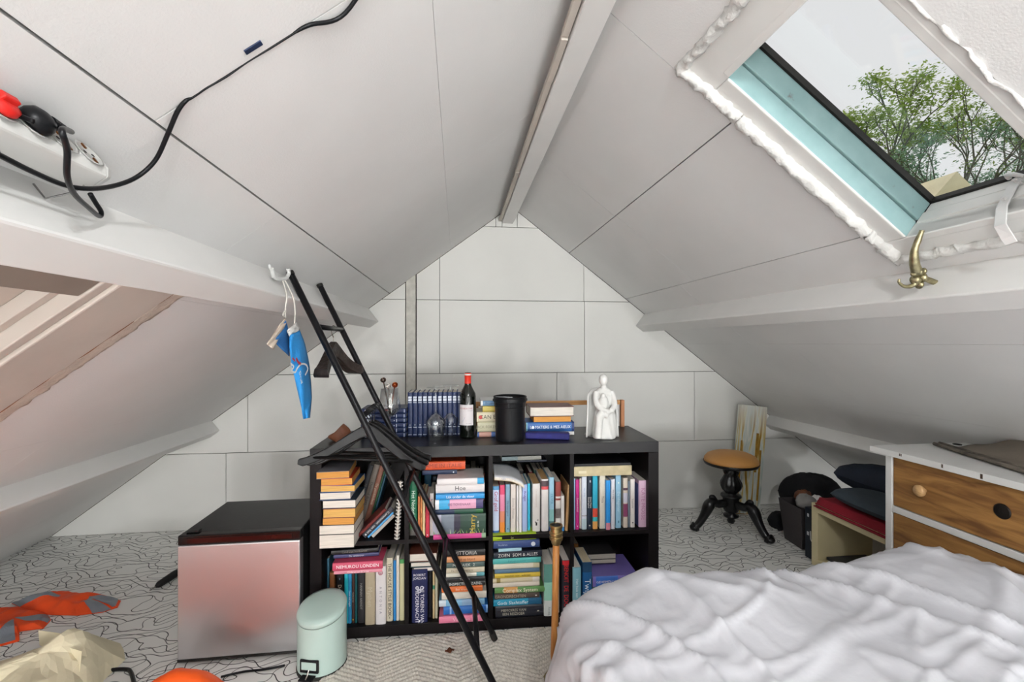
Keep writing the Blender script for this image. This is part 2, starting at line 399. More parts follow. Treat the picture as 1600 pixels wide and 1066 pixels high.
MB().ringslab(RR, (S0 - .03, S1 + .03, Y0 - .03, Y1 + .03), (S0 + .012, S1 - .006, Y0 + .004, Y1 - .010), .129, .146).build('gasket', M_rub, w1)
MB().fbox(RR, S0 - .02, S1 + .02, Y0 - .02, Y1 + .02, .147, .151).build('pane', M_glass, w1)
def bead(pts, r, name='foam_bead'):
    P = bez(pts, 24); mb = MB(); n0 = len(mb.v); mb.tube(P, r, 10)
    mb.v = [tuple(Vector(v) + Vector((fbm(Vector(v) * 40), fbm(Vector(v) * 40 + Vector((9, 0, 0))), fbm(Vector(v) * 40 + Vector((0, 9, 0))))) * .009) for v in mb.v]
    return mb.build(name, M_foam, w1, smooth=True)
hs0, hs1, hy0, hy1 = HOLE
for pts, r in [([RR(hs0 + .002, hy1 + .008, 0), RR(.45, hy1 + .004, -.002), RR(.532, hy1 + .006, 0)], .017), ([RR(.536, hy1 + .005, -.002), RR(.8, hy1 + .003, -.004), RR(1.05, hy1 + .006, -.002)], .018),
               ([RR(1.054, hy1 + .006, 0), RR(hs1 - .005, hy1 + .004, 0)], .0175), ([RR(hs0, hy0 - .3 + .3, 0), RR(hs0 + .004, 1.0, -.002), RR(hs0, hy1 + .014, 0)], .016),
               ([RR(hs0, hy0 + .002, 0), RR(.7, hy0 - .001, 0), RR(hs1, hy0 + .002, 0)], .004), ([RR(hs1 + .002, hy0, 0), RR(hs1 + .005, 1.0, .002), RR(hs1, hy1 + .012, 0)], .015)]:
    bead(pts, r)
# white stay bar on the sill
M_metw = mat('white_painted_metal', '#dddcda', .35, .2, var=.05)
MB().ribbon([RR(1.10, .93, .118), RR(1.098, .925, .07), RR(1.098, .918, .02), RR(1.115, .912, -.022), RR(1.14, .905, -.040), RR(1.155, .903, -.046)], .022, .004, RR(0, 0, 0) - RR(1, 0, 0)).build('stay_bar', M_metw, w1, bevel=.001)
for d in (.10, .045):
    MB().tube([RR(1.108, .922, d), RR(1.088, .922, d)], .005, 10).build('stay_pin', M_metw, w1)
MB().tube(bez([RR(1.10, .95, .125), RR(1.085, .945, .12), RR(1.082, .925, .11), RR(1.092, .91, .105)]), .005, 8).build('stay_eye', M_metw, w1, smooth=True)

# ---------------------------------------------------------------- the closed skylight low in the left slope
M_lin = mat('old_lining_paint', '#c4bab0', .6, var=.08, scale=4, bump=.25, bscale=18.)
M_blind = mat('blackout_blind', '#cdc3b8', .7, var=.03)
M_foamw = mat('stained_plaster_edge', '#d8cdbf', .9, var=.12, scale=12, bump=.8, bscale=90.)
w2 = empty('window_2'); w2['kind'] = 'structure'
MB().fbox(LL, 1.38, 2.24, 1.075, 1.262, -.018, .02).build('lining_board', M_lin, w2, bevel=.004)
MB().fbox(LL, 1.38, 2.24, 1.045, 1.073, -.010, .05).build('lining_board', M_lin, w2, bevel=.003)
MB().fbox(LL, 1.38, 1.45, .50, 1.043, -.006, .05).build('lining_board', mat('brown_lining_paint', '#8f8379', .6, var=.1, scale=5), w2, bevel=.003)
MB().fbox(LL, 2.15, 2.24, .50, 1.043, -.006, .05).build('lining_board', M_lin, w2, bevel=.003)
MB().fbox(LL, 1.38, 2.24, .45, .62, -.010, .05).build('lining_board', M_lin, w2, bevel=.003)
MB().fbox(LL, 1.36, 2.26, .56, 1.12, .051, .06).build('blind', M_blind, w2)
MB().fbox(LL, 1.44, 2.14, 1.021, 1.044, .02, .05).build('blind_rail', M_lin, w2, bevel=.002)
MB().grid(lambda u, v: LL(1.36 + .9 * u, 1.266 + .075 * v + .012 * fbm(Vector((u * 22, v, 0))) * (1 if v > .5 else .3), -.010 * (1 - v) - .0015 + .004 * fbm(Vector((u * 30, v * 4, 3)))), 120, 6).build('plaster_edge', M_foamw, w2, smooth=True, solid=.004)
MB().ribbon(bez([LL(1.38 + .86 * i / 20, 1.2655 + .003 * math.sin(i * 2.3), -.013 + .001 * math.sin(i)) for i in range(21)], 3), .006, .003, LL(0, 0, -1) - LL(0, 0, 0)).build('rust_seam', mat('rust_brown', '#8a5a38', .9, var=.4, scale=40), w2)
# ================================================================== BOOKCASE
BKO = Vector((-.603, 1.953, 0)); BKA = math.radians(-1.2)
BKM = Matrix.Translation(BKO) @ Matrix.Rotation(BKA, 4, 'Z'); BKI = BKM.inverted()
def bk(px, py, r=0.):                                # point on the plane r metres behind the bookcase front, in bookcase coordinates
    o = BKI @ Vector((0, 0, EYE)); d = BKI.to_3x3() @ ray(px, py); t = (r - o.y) / d.y
    return o + d * t
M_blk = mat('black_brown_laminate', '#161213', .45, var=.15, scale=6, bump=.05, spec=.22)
M_blktop = mat('scuffed_black_top', '#201f20', .36, var=.35, scale=5, bump=.05, spec=.35)
BW, BD, BH, TH = 1.487, .385, .79, .047
bc = thing('bookcase', 'low black-brown cube bookcase with eight cubbies full of books', 'bookcase', M=BKM)
MB().box(0, BW, 0, BD, BH - TH, BH).build('top_panel', M_blktop, bc, bevel=.0015)
MB().box(0, BW, 0, BD, 0, TH).build('bottom_panel', M_blk, bc, bevel=.0015)
for x in (0, BW - TH): MB().box(x, x + TH, 0, BD, TH, BH - TH).build('side_panel', M_blk, bc, bevel=.0015)
CW = (BW - 2 * TH - 3 * .018) / 4; CX0 = [TH + i * (CW + .018) for i in range(4)]
ZLO, ZUP = TH, .402
for i in range(1, 4): MB().box(CX0[i] - .018, CX0[i], .001, BD, TH, BH - TH).build('divider', M_blk, bc)
for i in range(4): MB().box(CX0[i], CX0[i] + CW, .001, BD, ZUP - .018, ZUP).build('shelf', M_blk, bc)
MB().box(.01, BW - .01, BD - .004, BD, TH, BH - TH).build('back_or_shade_panel', M_blk, bc)  # dark sheet added to stand for the shade behind the open cubbies
MB().tube([Vector((1.235 + .035 * math.cos(a), .17 + .05 * math.sin(a), BH + .0004)) for a in [i * 2 * math.pi / 26 for i in range(26)]], [.0016 + .0012 * abs(math.sin(i * 1.7)) for i in range(26)], 6, closed=True).build('dust_ring', mat('white_dust', '#a9a9a8', .9), bc)
for k in range(26):
    x, y = rnd.uniform(.05, 1.44), rnd.uniform(.0, .37); r_ = rnd.uniform(.0008, .003)
    if k < 9: MB().box(x, x + r_ * 4, y, y + r_ * 2, BH, BH + .0004).build('paint_speck', mat('white_dust', '#a9a9a8', .9), bc)

# ================================================================== BOOKS
ORD = ['first', 'second', 'third', 'fourth', 'fifth', 'sixth', 'seventh', 'eighth', 'ninth', 'tenth', 'eleventh', 'twelfth', 'thirteenth', 'fourteenth', 'fifteenth', 'sixteenth']
CUB = {'U1': 'upper first cubby', 'U2': 'upper second cubby', 'U3': 'upper third cubby', 'U4': 'upper fourth cubby', 'L1': 'lower first cubby', 'L2': 'lower second cubby', 'L3': 'lower third cubby', 'L4': 'lower fourth cubby'}
PG = {'w': '#e6ded2', 'c': '#dfcfae', 'o': '#d99a4c', 'y': '#dcae62', 't': '#c9a06a', 'g': '#b9b2a4'}
def pages_mat(k):
    n = 'paper_pages_' + k
    if n in _mats: return _mats[n]
    m = mat(n, PG[k], .85, var=0); nt = m.node_tree; b = nt.nodes['Principled BSDF']
    tc = nt.nodes.new('ShaderNodeTexCoord'); mp = nt.nodes.new('ShaderNodeMapping'); mp.inputs['Scale'].default_value = (900, 14, 14)
    w = nt.nodes.new('ShaderNodeTexNoise'); w.inputs['Scale'].default_value = 1; r = nt.nodes.new('ShaderNodeValToRGB'); c = srgb(PG[k])
    r.color_ramp.elements[0].position = .35; r.color_ramp.elements[1].position = .6
    r.color_ramp.elements[0].color = tuple(x * .78 for x in c) + (1,); r.color_ramp.elements[1].color = c + (1,)
    nt.links.new(tc.outputs['Object'], mp.inputs[0]); nt.links.new(mp.outputs[0], w.inputs['Vector']); nt.links.new(w.outputs['Fac'], r.inputs['Fac']); nt.links.new(r.outputs[0], b.inputs['Base Color'])
    return m
def book(label, w, h, d, col, M, pg='w', txt=None, tcol='#f0ece4', bands=(), soft=True, group=None, tsz=.6, tpos=.5, marks=(), cat='book', two=None):
    """canonical book: spine towards -Y, thickness along X 0..w, height along Z 0..h, depth along Y 0..d; M places it in the world"""
    e = .0012 if soft else .0024; ov = .0005 if soft else .003
    mb = MB(); m1 = cmat(col)
    mb.box(0, e, e, d, 0, h); mb.box(w - e, w, e, d, 0, h)
    n = 5                                            # gently rounded spine
    P = [(w * .5 - w * .5 * math.cos(math.pi * i / n), e - (.0012 + min(.004, w * .12)) * math.sin(math.pi * i / n)) for i in range(n + 1)]
    out = [(x, y) for x, y in P]; inn = [(min(max(x, e), w - e), e + .0006) for x, y in P][::-1]
    q = out + inn
    mb.prism([Vector((x, y, 0)) for x, y in q], [Vector((x, y, h)) for x, y in q])
    o = mb.build('book', m1); o.matrix_world = M; tag(o, label, cat, group)
    MB().box(e, w - e, e + .0006, d - ov - .0006, ov, h - ov).build('page_block', pages_mat(pg), o)
    fy = -.0012 - min(.004, w * .12) + e
    for b0, b1, bc_ in bands:
        mm = MB(); k = len(P); q2 = [(x, y - .0003) for x, y in P] + [(x, y + .0008) for x, y in P[::-1]]
        mm.prism([Vector((x, y, b0 * h)) for x, y in q2], [Vector((x, y, b1 * h)) for x, y in q2]); mm.build('spine_band', cmat(bc_), o)
    if txt:
        lines = txt.count('\n') + 1
        text(txt, w * tsz / lines * 1.15, cmat(tcol), o, frame((w / 2, fy - .0006, h * tpos), (0, 0, -1), (1, 0, 0), (0, -1, 0)), fit=h * .84 * (1 - abs(tpos - .5)))
    for kind, a, b_, sz, mc in marks:                # small emblem on the spine: disc or bar
        mm = MB()
        if kind == 'o': mm.tube([Vector((w * a, fy - .0002, h * b_)), Vector((w * a, fy - .0009, h * b_))], sz, 14)
        else: mm.box(w * a - sz / 2, w * a + sz / 2, fy - .0009, fy - .0002, h * b_ - sz, h * b_ + sz)
        mm.build('spine_mark', cmat(mc), o)
    return o
def T(x, y, z): return Matrix.Translation((x, y, z))
RY = lambda a: Matrix.Rotation(a, 4, 'Y')
RZ = lambda a: Matrix.Rotation(a, 4, 'Z')
def upright(px0, px1, py, col, z, desc, r=.03, d=.15, lean=0., **k):
    a = bk(px0, py, r); b = bk(px1, py, r)
    w = max(.004, b.x - a.x - .0006); h = max(.08, bk((px0 + px1) / 2, py, r).z - z)
    L = T(a.x, r, z + .0005) @ (T(w, 0, 0) @ RY(lean) @ T(-w, 0, 0) if lean >= 0 else RY(lean))
    return book(desc, w, h, d, col, BKM @ L, **k)
def flat(px0, px1, thick, col, z, desc, r=.03, d=.14, rz=0., fore=False, py=700, flip=False, **k):
    """book lying flat, spine (or fore edge) to the room; returns the height of its top"""
    a = bk(px0, py, r); b = bk(px1, py, r); h = b.x - a.x; w = thick
    L = T(a.x + h / 2, r, z + .0004) @ RZ(rz)
    if fore: L = L @ T(0, d, 0) @ RZ(math.pi) @ T(h / 2, 0, 0) @ RY(-math.pi / 2)
    else: L = L @ T(h / 2, 0, 0) @ RY(-math.pi / 2)
    book(desc, w, h, d, col, BKM @ L, **k)
    return z + w + .0008
def stack(cell, z, items, name, **kw):
    n = len(items)
    for i, it in enumerate(items):                   # bottom to top
        px0, px1, t, col, desc = it[:5]; o = dict(kw); o.update(it[5] if len(it) > 5 else {})
        desc = '%s, %s from top of %s' % (desc, ORD[n - 1 - i], name)
        if n - 1 - i == 0: desc = desc.replace('first from top of', 'topmost of')
        z = flat(px0, px1, t / 367., col, z, desc, group='books lying in the ' + CUB.get(cell, cell), **o)
    return z
def rowup(cell, z, items, **kw):
    for i, it in enumerate(items):
        px0, px1, py, col, desc = it[:5]; o = dict(kw); o.update(it[5] if len(it) > 5 else {})
        upright(px0, px1, py, col, z, '%s, %s from the fridge end, %s' % (desc, ORD[i], CUB[cell]), group='books standing in the ' + CUB[cell], **o)

# --- upper first cubby
stack('U1', ZUP, [(499, 553, 20, '#2a2a30', 'fat book with white pages outward', dict(pg='w')), (499, 553, 13.5, '#3a3030', 'thick book with white pages outward', dict(pg='w')),
    (504, 553, 10.5, '#31343d', 'paperback with burnt-orange pages outward', dict(pg='o', rz=-.01)), (505, 555, 13, '#8c1f3c', 'paperback with amber pages outward', dict(pg='y')),
    (503, 556, 12.5, '#20303a', 'hardcover with cream pages outward', dict(pg='w', soft=False)), (499, 548, 11.5, '#1c3a63', 'hardcover with pale pages outward', dict(pg='w', soft=False, rz=.03)),
    (501, 554, 9.5, '#2b6db0', 'paperback with golden pages outward', dict(pg='y', rz=-.02)), (502, 550, 10, '#c8331f', 'paperback with orange pages outward', dict(pg='o', rz=.05)),
    (495, 545, 10, '#8b8c92', 'floppy grey-covered book with frayed orange pages outward', dict(pg='o', rz=.09, d=.2))], 'page-edge pile', fore=True, r=-.055, d=.17, py=780)
def lean_group(x, ang, r, d, items):                 # books leaning the same way, each resting on the next
    pw = None
    for label, w, h, col, k in items:
        if pw is not None: x += pw * math.cos(ang) + w * math.sin(ang) * math.tan(ang) + .0008
        book(label, w, h, d, col, BKM @ T(x, r, ZUP + .0005 + w * math.sin(ang)) @ RY(ang), group='books leaning in the upper first cubby', **k); pw = w
lean_group(bk(551, 800, .2).x, .27, .2, .14, [('dark grey book leaning behind the page-edge pile in upper first cubby', .022, .27, '#2b2b2f', dict(txt='HUGO CLAUS', tcol='#77756f')),
    ('taupe book with worn spine leaning in the upper first cubby', .026, .272, '#6f655c', dict(txt='Duizend dagen', tcol='#2e2926')), ('brick-brown book leaning in the upper first cubby', .022, .265, '#8a5a48', dict(txt='De geschiedenis', tcol='#c9b9a3')),
    ('thin green book leaning in the upper first cubby', .008, .24, '#2d5a3c', {}), ('thin deep-teal book leaning in the upper first cubby', .009, .23, '#1f4a5c', {})])
lean_group(bk(556, 843, .03).x, .80, .03, .15, [('wine-red hardcover leaning low against the grey titled book', .012, .165, '#6d2320', {}),
    ('charcoal hardcover titled in white and red leaning low in upper first cubby', .022, .165, '#35353d', dict(txt='Communist  van het', tcol='#d8d8d8', marks=[('o', .5, .07, .004, '#c9c9c9')])),
    ('thin sky-blue book leaning beneath the charcoal titled hardcover', .008, .145, '#5aa6de', {}), ('off-white spined book leaning lowest in upper first cubby', .013, .125, '#b9b2aa', dict(soft=False))])
nb = thing('spiral_notebook', 'spiral notebook with white coil leaning at the upper first cubby divider', 'notebook', M=BKM @ T(CX0[0] + CW - .036, -.012, ZUP + .001) @ RY(.06))
MB().box(0, .012, .008, .16, 0, .25).build('cover', cmat('#2a2625'), nb)
MB().box(.002, .010, .006, .155, .003, .247).build('page_block', pages_mat('w'), nb)
for i in range(17):
    zz = .012 + i * .0145
    MB().tube([Vector((.006 + .010 * math.cos(a), .004 + .010 * math.sin(a), zz)) for a in [j * math.pi / 5 for j in range(10)]], .0022, 5, closed=True).build('coil_ring', cmat('#efece6'), nb)

# --- lower first cubby
rowup('L1', ZLO, [(509, 514.5, 873, '#3f6f86', 'steel-blue thin book', dict(r=.08)), (515, 523, 895, '#8a5734', 'brown leather-look book', dict(r=.05, pg='t')), (525.5, 537, 893, '#17161a', 'black book with pale upright title', dict(txt='De Chirurgijn', tcol='#cfc7b4', marks=[('o', .4, .06, .003, '#ffffff'), ('q', .5, .86, .004, '#7f93a8')])),
    (538, 544, 893, '#27b5c4', 'bright turquoise thin paperback', {}), (544, 549.5, 897, '#2f8fc0', 'blue paperback with white lettering', dict(txt='Leven met vogels', tcol='#e6f2f6')), (550, 554, 893, '#4a2f2b', 'brown slim book with yellow dot', dict(txt='Nachttrein naar', tcol='#d7c7b8', marks=[('o', .5, .07, .003, '#e0b53c')])),
    (554.5, 558, 892, '#12555a', 'dark teal slim book', {}), (559, 570, 890, '#2c2a2d', 'black book with tiny pale title', dict(txt='HANNAH ARENDT', tcol='#a5a29d', tsz=.4)), (570.5, 586, 889, '#a89a82', 'thick beige cloth-bound book', dict(soft=False, txt='Mythen', tcol='#b9ad98', r=.012)),
    (587, 603, 885, '#d8d2d2', 'thick white book with pink round emblem', dict(r=.012, txt='A  N  T  O  N  I  A', tcol='#8d8690', tsz=.3, tpos=.42, marks=[('o', .5, .89, .0095, '#b5647a'), ('o', .5, .89, .0075, '#e3c3c8')])), (604, 614, 872, '#cdc4ae', 'tall cream book titled in slim capitals', dict(txt='THE HOUSE STYLE BOOK', tcol='#2c2a27', tsz=.85, d=.2, marks=[('q', .5, .06, .004, '#8f8877')])),
    (614.6, 619, 876, '#2b7fc0', 'tall thin blue book', dict(d=.2)), (619.3, 624, 868, '#d8d3c8', 'tall thin white book', dict(d=.2)), (624.5, 632, 874, '#c9c39c', 'pale green-topped book', dict(d=.2, bands=[(.93, 1, '#4f9a5a')]))], d=.16)
zt = bk(560, 891, .03).z
stack('L1', zt + .0008, [(522, 597, 5, '#d98b9b', 'thin rose-pink paperback', dict(txt='Kinderen van de straat', tcol='#f3dfe3')), (520, 598, 12, '#c94a66', 'raspberry-pink paperback with white capitals', dict(txt='NEMUROU LONDEN', tcol='#f6eef0', tsz=.62)),
    ], 'pink pile', r=.0, d=.13, py=880, rz=.025)
stack('L1', zt + .0008 + 17 / 367. + .0045, [(522, 592, 5.5, '#3b3c66', 'slim violet-navy book', dict(rz=.05, txt='De verdwenen', tcol='#d9d7e6')), (518, 590, 7, '#191718', 'black paperback with faint title', dict(rz=.06, txt='Land van herkomst', tcol='#7d766d'))], 'dark pile over pink books', r=.035, d=.14, py=860)

# --- upper second cubby
rowup('U2', ZUP, [(640, 652, 752, '#1c6b4a', 'green cloth book with white title', dict(r=.04, txt='Het Nederlandse', tcol='#dfe8dc', bands=[(0, .12, '#5f5a55'), (.12, .3, '#4a7a4c')])), (653, 656.5, 776, '#c77a4a', 'thin orange-brown paperback', dict(pg='c')), (657, 660, 774, '#d98e55', 'thin apricot paperback', dict(pg='c', txt='Indonesie', tcol='#7a2f1d')),
    (660.5, 664.5, 775, '#e4cf9d', 'thin cream-yellow paperback', dict(pg='c')), (665, 671, 779, '#c8344a', 'red paperback with small white emblem', dict(r=.015, marks=[('o', .5, .06, .003, '#f2dfe0')])), (671.5, 678, 771, '#d9d3d0', 'white paperback with handwritten title', dict(txt='Ik Jan', tcol='#4a5a74', tpos=.8))], d=.16)
for i, (a, b, y, c, t) in enumerate([(663, 674, 742, '#1f4d66', ''), (676, 683, 745, '#23303f', ''), (690, 695, 737, '#6b4027', ''), (696, 704, 738, '#8c8478', 'OPEN'), (713, 718, 742, '#7d746c', ''), (719, 735, 738, '#2a2322', ''), (735.5, 744, 732, '#7f7a62', 'NEPAL'), (745, 750, 740, '#2d4c4f', ''), (751, 758, 740, '#7a4638', '')]):
    upright(a, b, y, c, ZUP, ['dark teal', 'slate', 'brown', 'grey-beige', 'thin grey', 'black', 'olive-cream', 'dull teal', 'rust'][i] + ' book in the back row of the upper second cubby', r=.22, d=.14, txt=t or None, tcol='#2a2724', group='back row of the upper second cubby')
zt = stack('U2', ZUP, [(677, 759, 8, '#d1468f', 'magenta-banded paperback with green leaves', dict(bands=[(.0, .08, '#8fae8c')])), (676, 759, 30, '#2f4a3e', 'fat green-black book with yellow slanted title', dict(r=-.018, txt=None, bands=[(.84, 1, '#b4b2c2'), (.6, .84, '#77808c'), (.48, .6, '#3a3648')])),
    (680, 755, 7, '#1d4a3a', 'dark green and navy glossy book', dict(bands=[(0, .15, '#1c5a2c'), (.6, 1., '#1d2c4a')])), (680, 755, 15, '#e0a6c0', 'pink, cyan and violet blocked book', dict(bands=[(.0, .15, '#4a4470'), (.7, .92, '#3fa5d6'), (.92, 1, '#e6e6e8')], txt='DE TOVENAAR', tcol='#8b5f7c', tsz=.3)),
    (681, 757, 8, '#2a8fcf', 'bright blue paperback with white title', dict(txt='Lijk onder de vloer', tcol='#eef6fb')), (681, 757, 14, '#d8d2d0', 'thick white book with scribbled black title', dict(txt='Hoe', tcol='#2d2b2d', r=.0)), (683, 756, 9.5, '#ddd7d6', 'white book with blue end block', dict(bands=[(.0, .14, '#3b9fd0')]))], 'upper second cubby pile', r=-.015, d=.15, py=790)
# the slanted title runs up the fat green book
gt = [o for o in bpy.data.objects if o.get('label', '').startswith('fat green-black')][0]
text('Harry', .034, cmat('#d8b64a'), gt, frame((30 / 367. / 2, -.006, .055), (1, 0, 0), (0, 0, 1), (0, -1, 0)))
text('en de', .012, cmat('#dfe6dc'), gt, frame((30 / 367. / 2, -.006, .033), (1, 0, 0), (0, 0, 1), (0, -1, 0)))
for i in range(16):                                  # painted grass blades along the lower edge of that spine
    xx = .01 + i * .0135; MB().add([(.004, -.0056, xx), (.004, -.0056, xx + .004), (.022 + .006 * math.sin(i * 2.1), -.0056, xx + .012 * math.sin(i * 1.3))], [(0, 1, 2)]).build('painted_blade', cmat('#8fae5a' if i % 2 else '#bcc9a4'), gt, solid=.0004)
stack('U2', ZUP + .252, [(660, 714, 7.5, '#1c2a4a', 'navy book with white dot', dict(marks=[('o', .5, .1, .003, '#dfe3ea')])), (657, 727, 13, '#d1532a', 'orange-red cookbook', dict(txt='JAMIE IN ITALIE', tcol='#8a2f1a'))], 'pair under bookcase top', r=.055, d=.14, py=725)

# --- lower second cubby
rowup('L2', ZLO, [(643.5, 668, 890, '#1d2452', 'thick midnight-blue fantasy novel with white title', dict(r=.008, txt='DE TORENS VAN\nMIDDERNACHT', tcol='#e9e7ee', tsz=.62, tpos=.33, marks=[('o', .35, .66, .0075, '#dcdde8'), ('o', .65, .66, .0075, '#dcdde8'), ('o', .5, .60, .0085, '#dcdde8'), ('o', .35, .66, .0045, '#1d2452'), ('o', .65, .66, .0045, '#1d2452'), ('o', .5, .60, .005, '#1d2452'), ('q', .5, .035, .004, '#ffffff')])),
    (668.5, 675, 893, '#121114', 'black book', dict(r=.04)), (676, 679.5, 893, '#d2b98e', 'thin tan and green paperback', dict(bands=[(.62, .7, '#3d8a6c')])), (680, 684, 893, '#b9b39a', 'thin khaki paperback', {})], d=.16)
tn = [o for o in bpy.data.objects if o.get('label', '').startswith('thick midnight')][0]
text('ROBERT\nJORDAN', .014, cmat('#e9e7ee'), tn, frame(((bk(668, 890, .008).x - bk(643.5, 890, .008).x) / 2, -.0058, (bk(655, 890, .008).z - ZLO) * .87), (1, 0, 0), (0, 0, 1), (0, -1, 0)), fit=.058)
stack('L2', bk(655, 890, .03).z + .001, [(647, 683, 6, '#35435f', 'thin book with white pages outward', {}), (641, 683, 8, '#2d4a4a', 'hardcover with pale pages outward', dict(soft=False)), (639, 683, 13, '#5f3328', 'brown hardcover with cream pages outward', dict(soft=False))], 'pile on midnight-blue novel', fore=True, r=.01, d=.15, py=880)
stack('L2', ZLO, [(686, 756, 10.5, '#e07f9c', 'pink paperback with faint white title', dict(r=-.01, txt='Verloren', tcol='#f2c6d2')), (693, 762, 12.5, '#2468b4', 'cobalt-blue book', dict(bands=[(0, .04, '#7fa8da'), (.82, .86, '#8fb4e0')])), (686, 757, 10, '#7fb2d2', 'wave-patterned pale blue book', dict(bands=[(.2, .5, '#8aa9c9'), (.85, 1, '#c9d4dc')], pg='w')),
    (690, 760, 11, '#d2cabd', 'cream-spined hardcover', dict(soft=False)), (690, 754, 9, '#e0702f', 'orange paperback with small title', dict(txt='Een vrouw', tcol='#f3d9bd', tsz=.45)), (697, 758, 7, '#20201f', 'black book with bold white title', dict(txt='INSPECTEUR ZADEL', tcol='#e8e8e4', tsz=.75)), (694, 758, 6.5, '#262527', 'black book with pale scrawl', dict(txt='Tornado', tcol='#b8b8b8')), 
    (694, 757, 6, '#d9d6c8', 'white book with teal end', dict(bands=[(0, .2, '#5c9ba3')])), (687, 757, 8, '#cfc4ac', 'cream paperback with thin title', dict(txt='De reis van het licht', tcol='#6a6257', tsz=.45)), (692, 757, 8, '#4a5f5c', 'slate-green book with white title', dict(txt='MOZAIEK  2', tcol='#e5e6dd', tsz=.7)),
    (694, 758, 9, '#dc9a6a', 'peach paperback with dark title', dict(txt='Rood op blond', tcol='#7a3a28', tsz=.5)), (697, 758, 10, '#2b2a2b', 'black paperback with worn white title', dict(txt='VITTORIA', tcol='#d6d2cc', tsz=.7))], 'lower second cubby pile', r=.0, d=.15, py=910)

# --- upper third cubby
rowup('U3', ZUP, [(770, 780, 760, '#c8d3ea', 'pale blue book with crimson lettering', dict(txt='Grof geld', tcol='#a3214f', tsz=.72, tpos=.68, bands=[(0, .05, '#2f5fa8'), (.92, 1, '#5a96c4')])), (781, 789, 758, '#d2486c', 'pink book fading to orange', dict(bands=[(0, .22, '#e58a35'), (.22, .45, '#d98a6a'), (.45, .8, '#e38aa8')])), (790, 797, 757, '#7fa3b8', 'grey-blue paperback', dict(txt='De overgave', tcol='#4a6478', marks=[('o', .5, .08, .003, '#2f4a60')])), 
    (798, 806, 757, '#dcd3cb', 'cream paperback with faint title', dict(txt='Bonita Avenue', tcol='#b0a49a')), (807, 810.5, 759, '#dfdcd8', 'thin white paperback', {}), (811, 815.5, 757, '#e4e1de', 'white paperback', dict(r=.024)), (816, 824, 757, '#a4b6de', 'periwinkle book with purple title', dict(txt='Bridget', tcol='#6a4f9a', tpos=.75)), (824.5, 828.5, 756, '#3fc0dd', 'thin cyan paperback', dict(r=.04)),
    (832, 844, 756, '#d8d3ce', 'thick white book with black brush mark', dict(pg='t', marks=[('q', .5, .16, .007, '#2a2826'), ('q', .35, .2, .003, '#2a2826'), ('q', .7, .24, .003, '#2a2826')], txt='De eenzaamheid', tcol='#c9b9b2', tsz=.3, tpos=.7)), (846, 857, 749, '#d5d0cd', 'white book with red side and red emblem', dict(pg='t', bands=[(.86, .97, '#4a3a3f'), (.8, .86, '#c94a50')])), (858, 866, 746, '#8fb9cc', 'sky-blue book darkening to teal', dict(bands=[(0, .08, '#24457a'), (.08, .18, '#4a6f70'), (.18, .4, '#7fb0ac')], txt='ZILVER', tcol='#5f92ac', tpos=.6)),
    (868, 876.5, 753, '#8c3f38', 'wine-red and white striped book', dict(bands=[(.14, .62, '#d2cdc7'), (.66, .7, '#d2cdc7'), (.25, .45, '#7a6a66')])), (877, 882, 775, '#dcd9d4', 'short white book with blue corner', dict(r=.02, bands=[(0, .12, '#3a86c4')])), (883, 887.5, 758, '#b08a5c', 'tan book leaning at the divider', dict(r=.02, lean=.06, pg='t'))], d=.16)
# limp magazine slumped over the first five spines
mg = thing('magazine', 'limp white magazine slumped over the spines in the upper third cubby', 'magazine', M=BKM)
_a, _b = bk(770, 757, .0), bk(818, 757, .0)
def _mag(off):
    def f(u, v):
        x = _a.x + .006 + u * (_b.x - _a.x - .004); droop = .030 * (1 - u) ** .6 * (1 - (1 - u) ** 2 * .15) - .018 * max(0, u - .55) ** 1.2 * 2
        return Vector((x, -.015 + v * .2, bk(790, 757, .03).z + .004 + droop + off + .01 * v))
    return f
MB().grid(_mag(.016), 18, 6).build('cover', cmat('#d6d7da'), mg, smooth=True, solid=.0012)
MB().grid(lambda u, v: _mag(.003 + .0)(u, v) + Vector((0, .001, 0)), 18, 6).build('back_cover', cmat('#d9bb85'), mg, smooth=True, solid=.0012)
pgm = MB(); pgm.grid(lambda u, v: _mag(.004 if v < .5 else .015)(u, 0) + Vector((0, .001, 0)), 18, 1); pgm.build('page_edges', pages_mat('w'), mg, smooth=True, solid=.001)
text('Yex', .012, cmat('#4f6fb0'), mg, frame(_mag(.0165)(.3, .02) + Vector((0, -.003, -.004)), (1, 0, -.2), (0, .55, .8), (0, -.8, .55)))
for i, (a, b, y, c) in enumerate([(811, 818, 736, '#2f2b2c'), (827, 832, 738, '#7a2f38'), (834, 842, 735, '#2f5248'), (843, 848, 735, '#5c4f4a'), (849, 854, 735, '#26303c')]):
    upright(a, b, y, c, ZUP, ['charcoal', 'crimson', 'bottle-green', 'umber', 'navy'][i] + ' book in the back row of the upper third cubby', r=.21, d=.14, group='back row of the upper third cubby')
stack('U3', ZUP + .285, [(808, 854, 3, '#1d2230', 'flat navy folder', {}), (784, 846, 6.5, '#7c8c8e', 'grey-teal hardcover', dict(rz=.05, d=.2, bands=[(.0, .6, '#9a9a92')]))], 'high pair in upper third cubby', r=.10, d=.17, py=720)

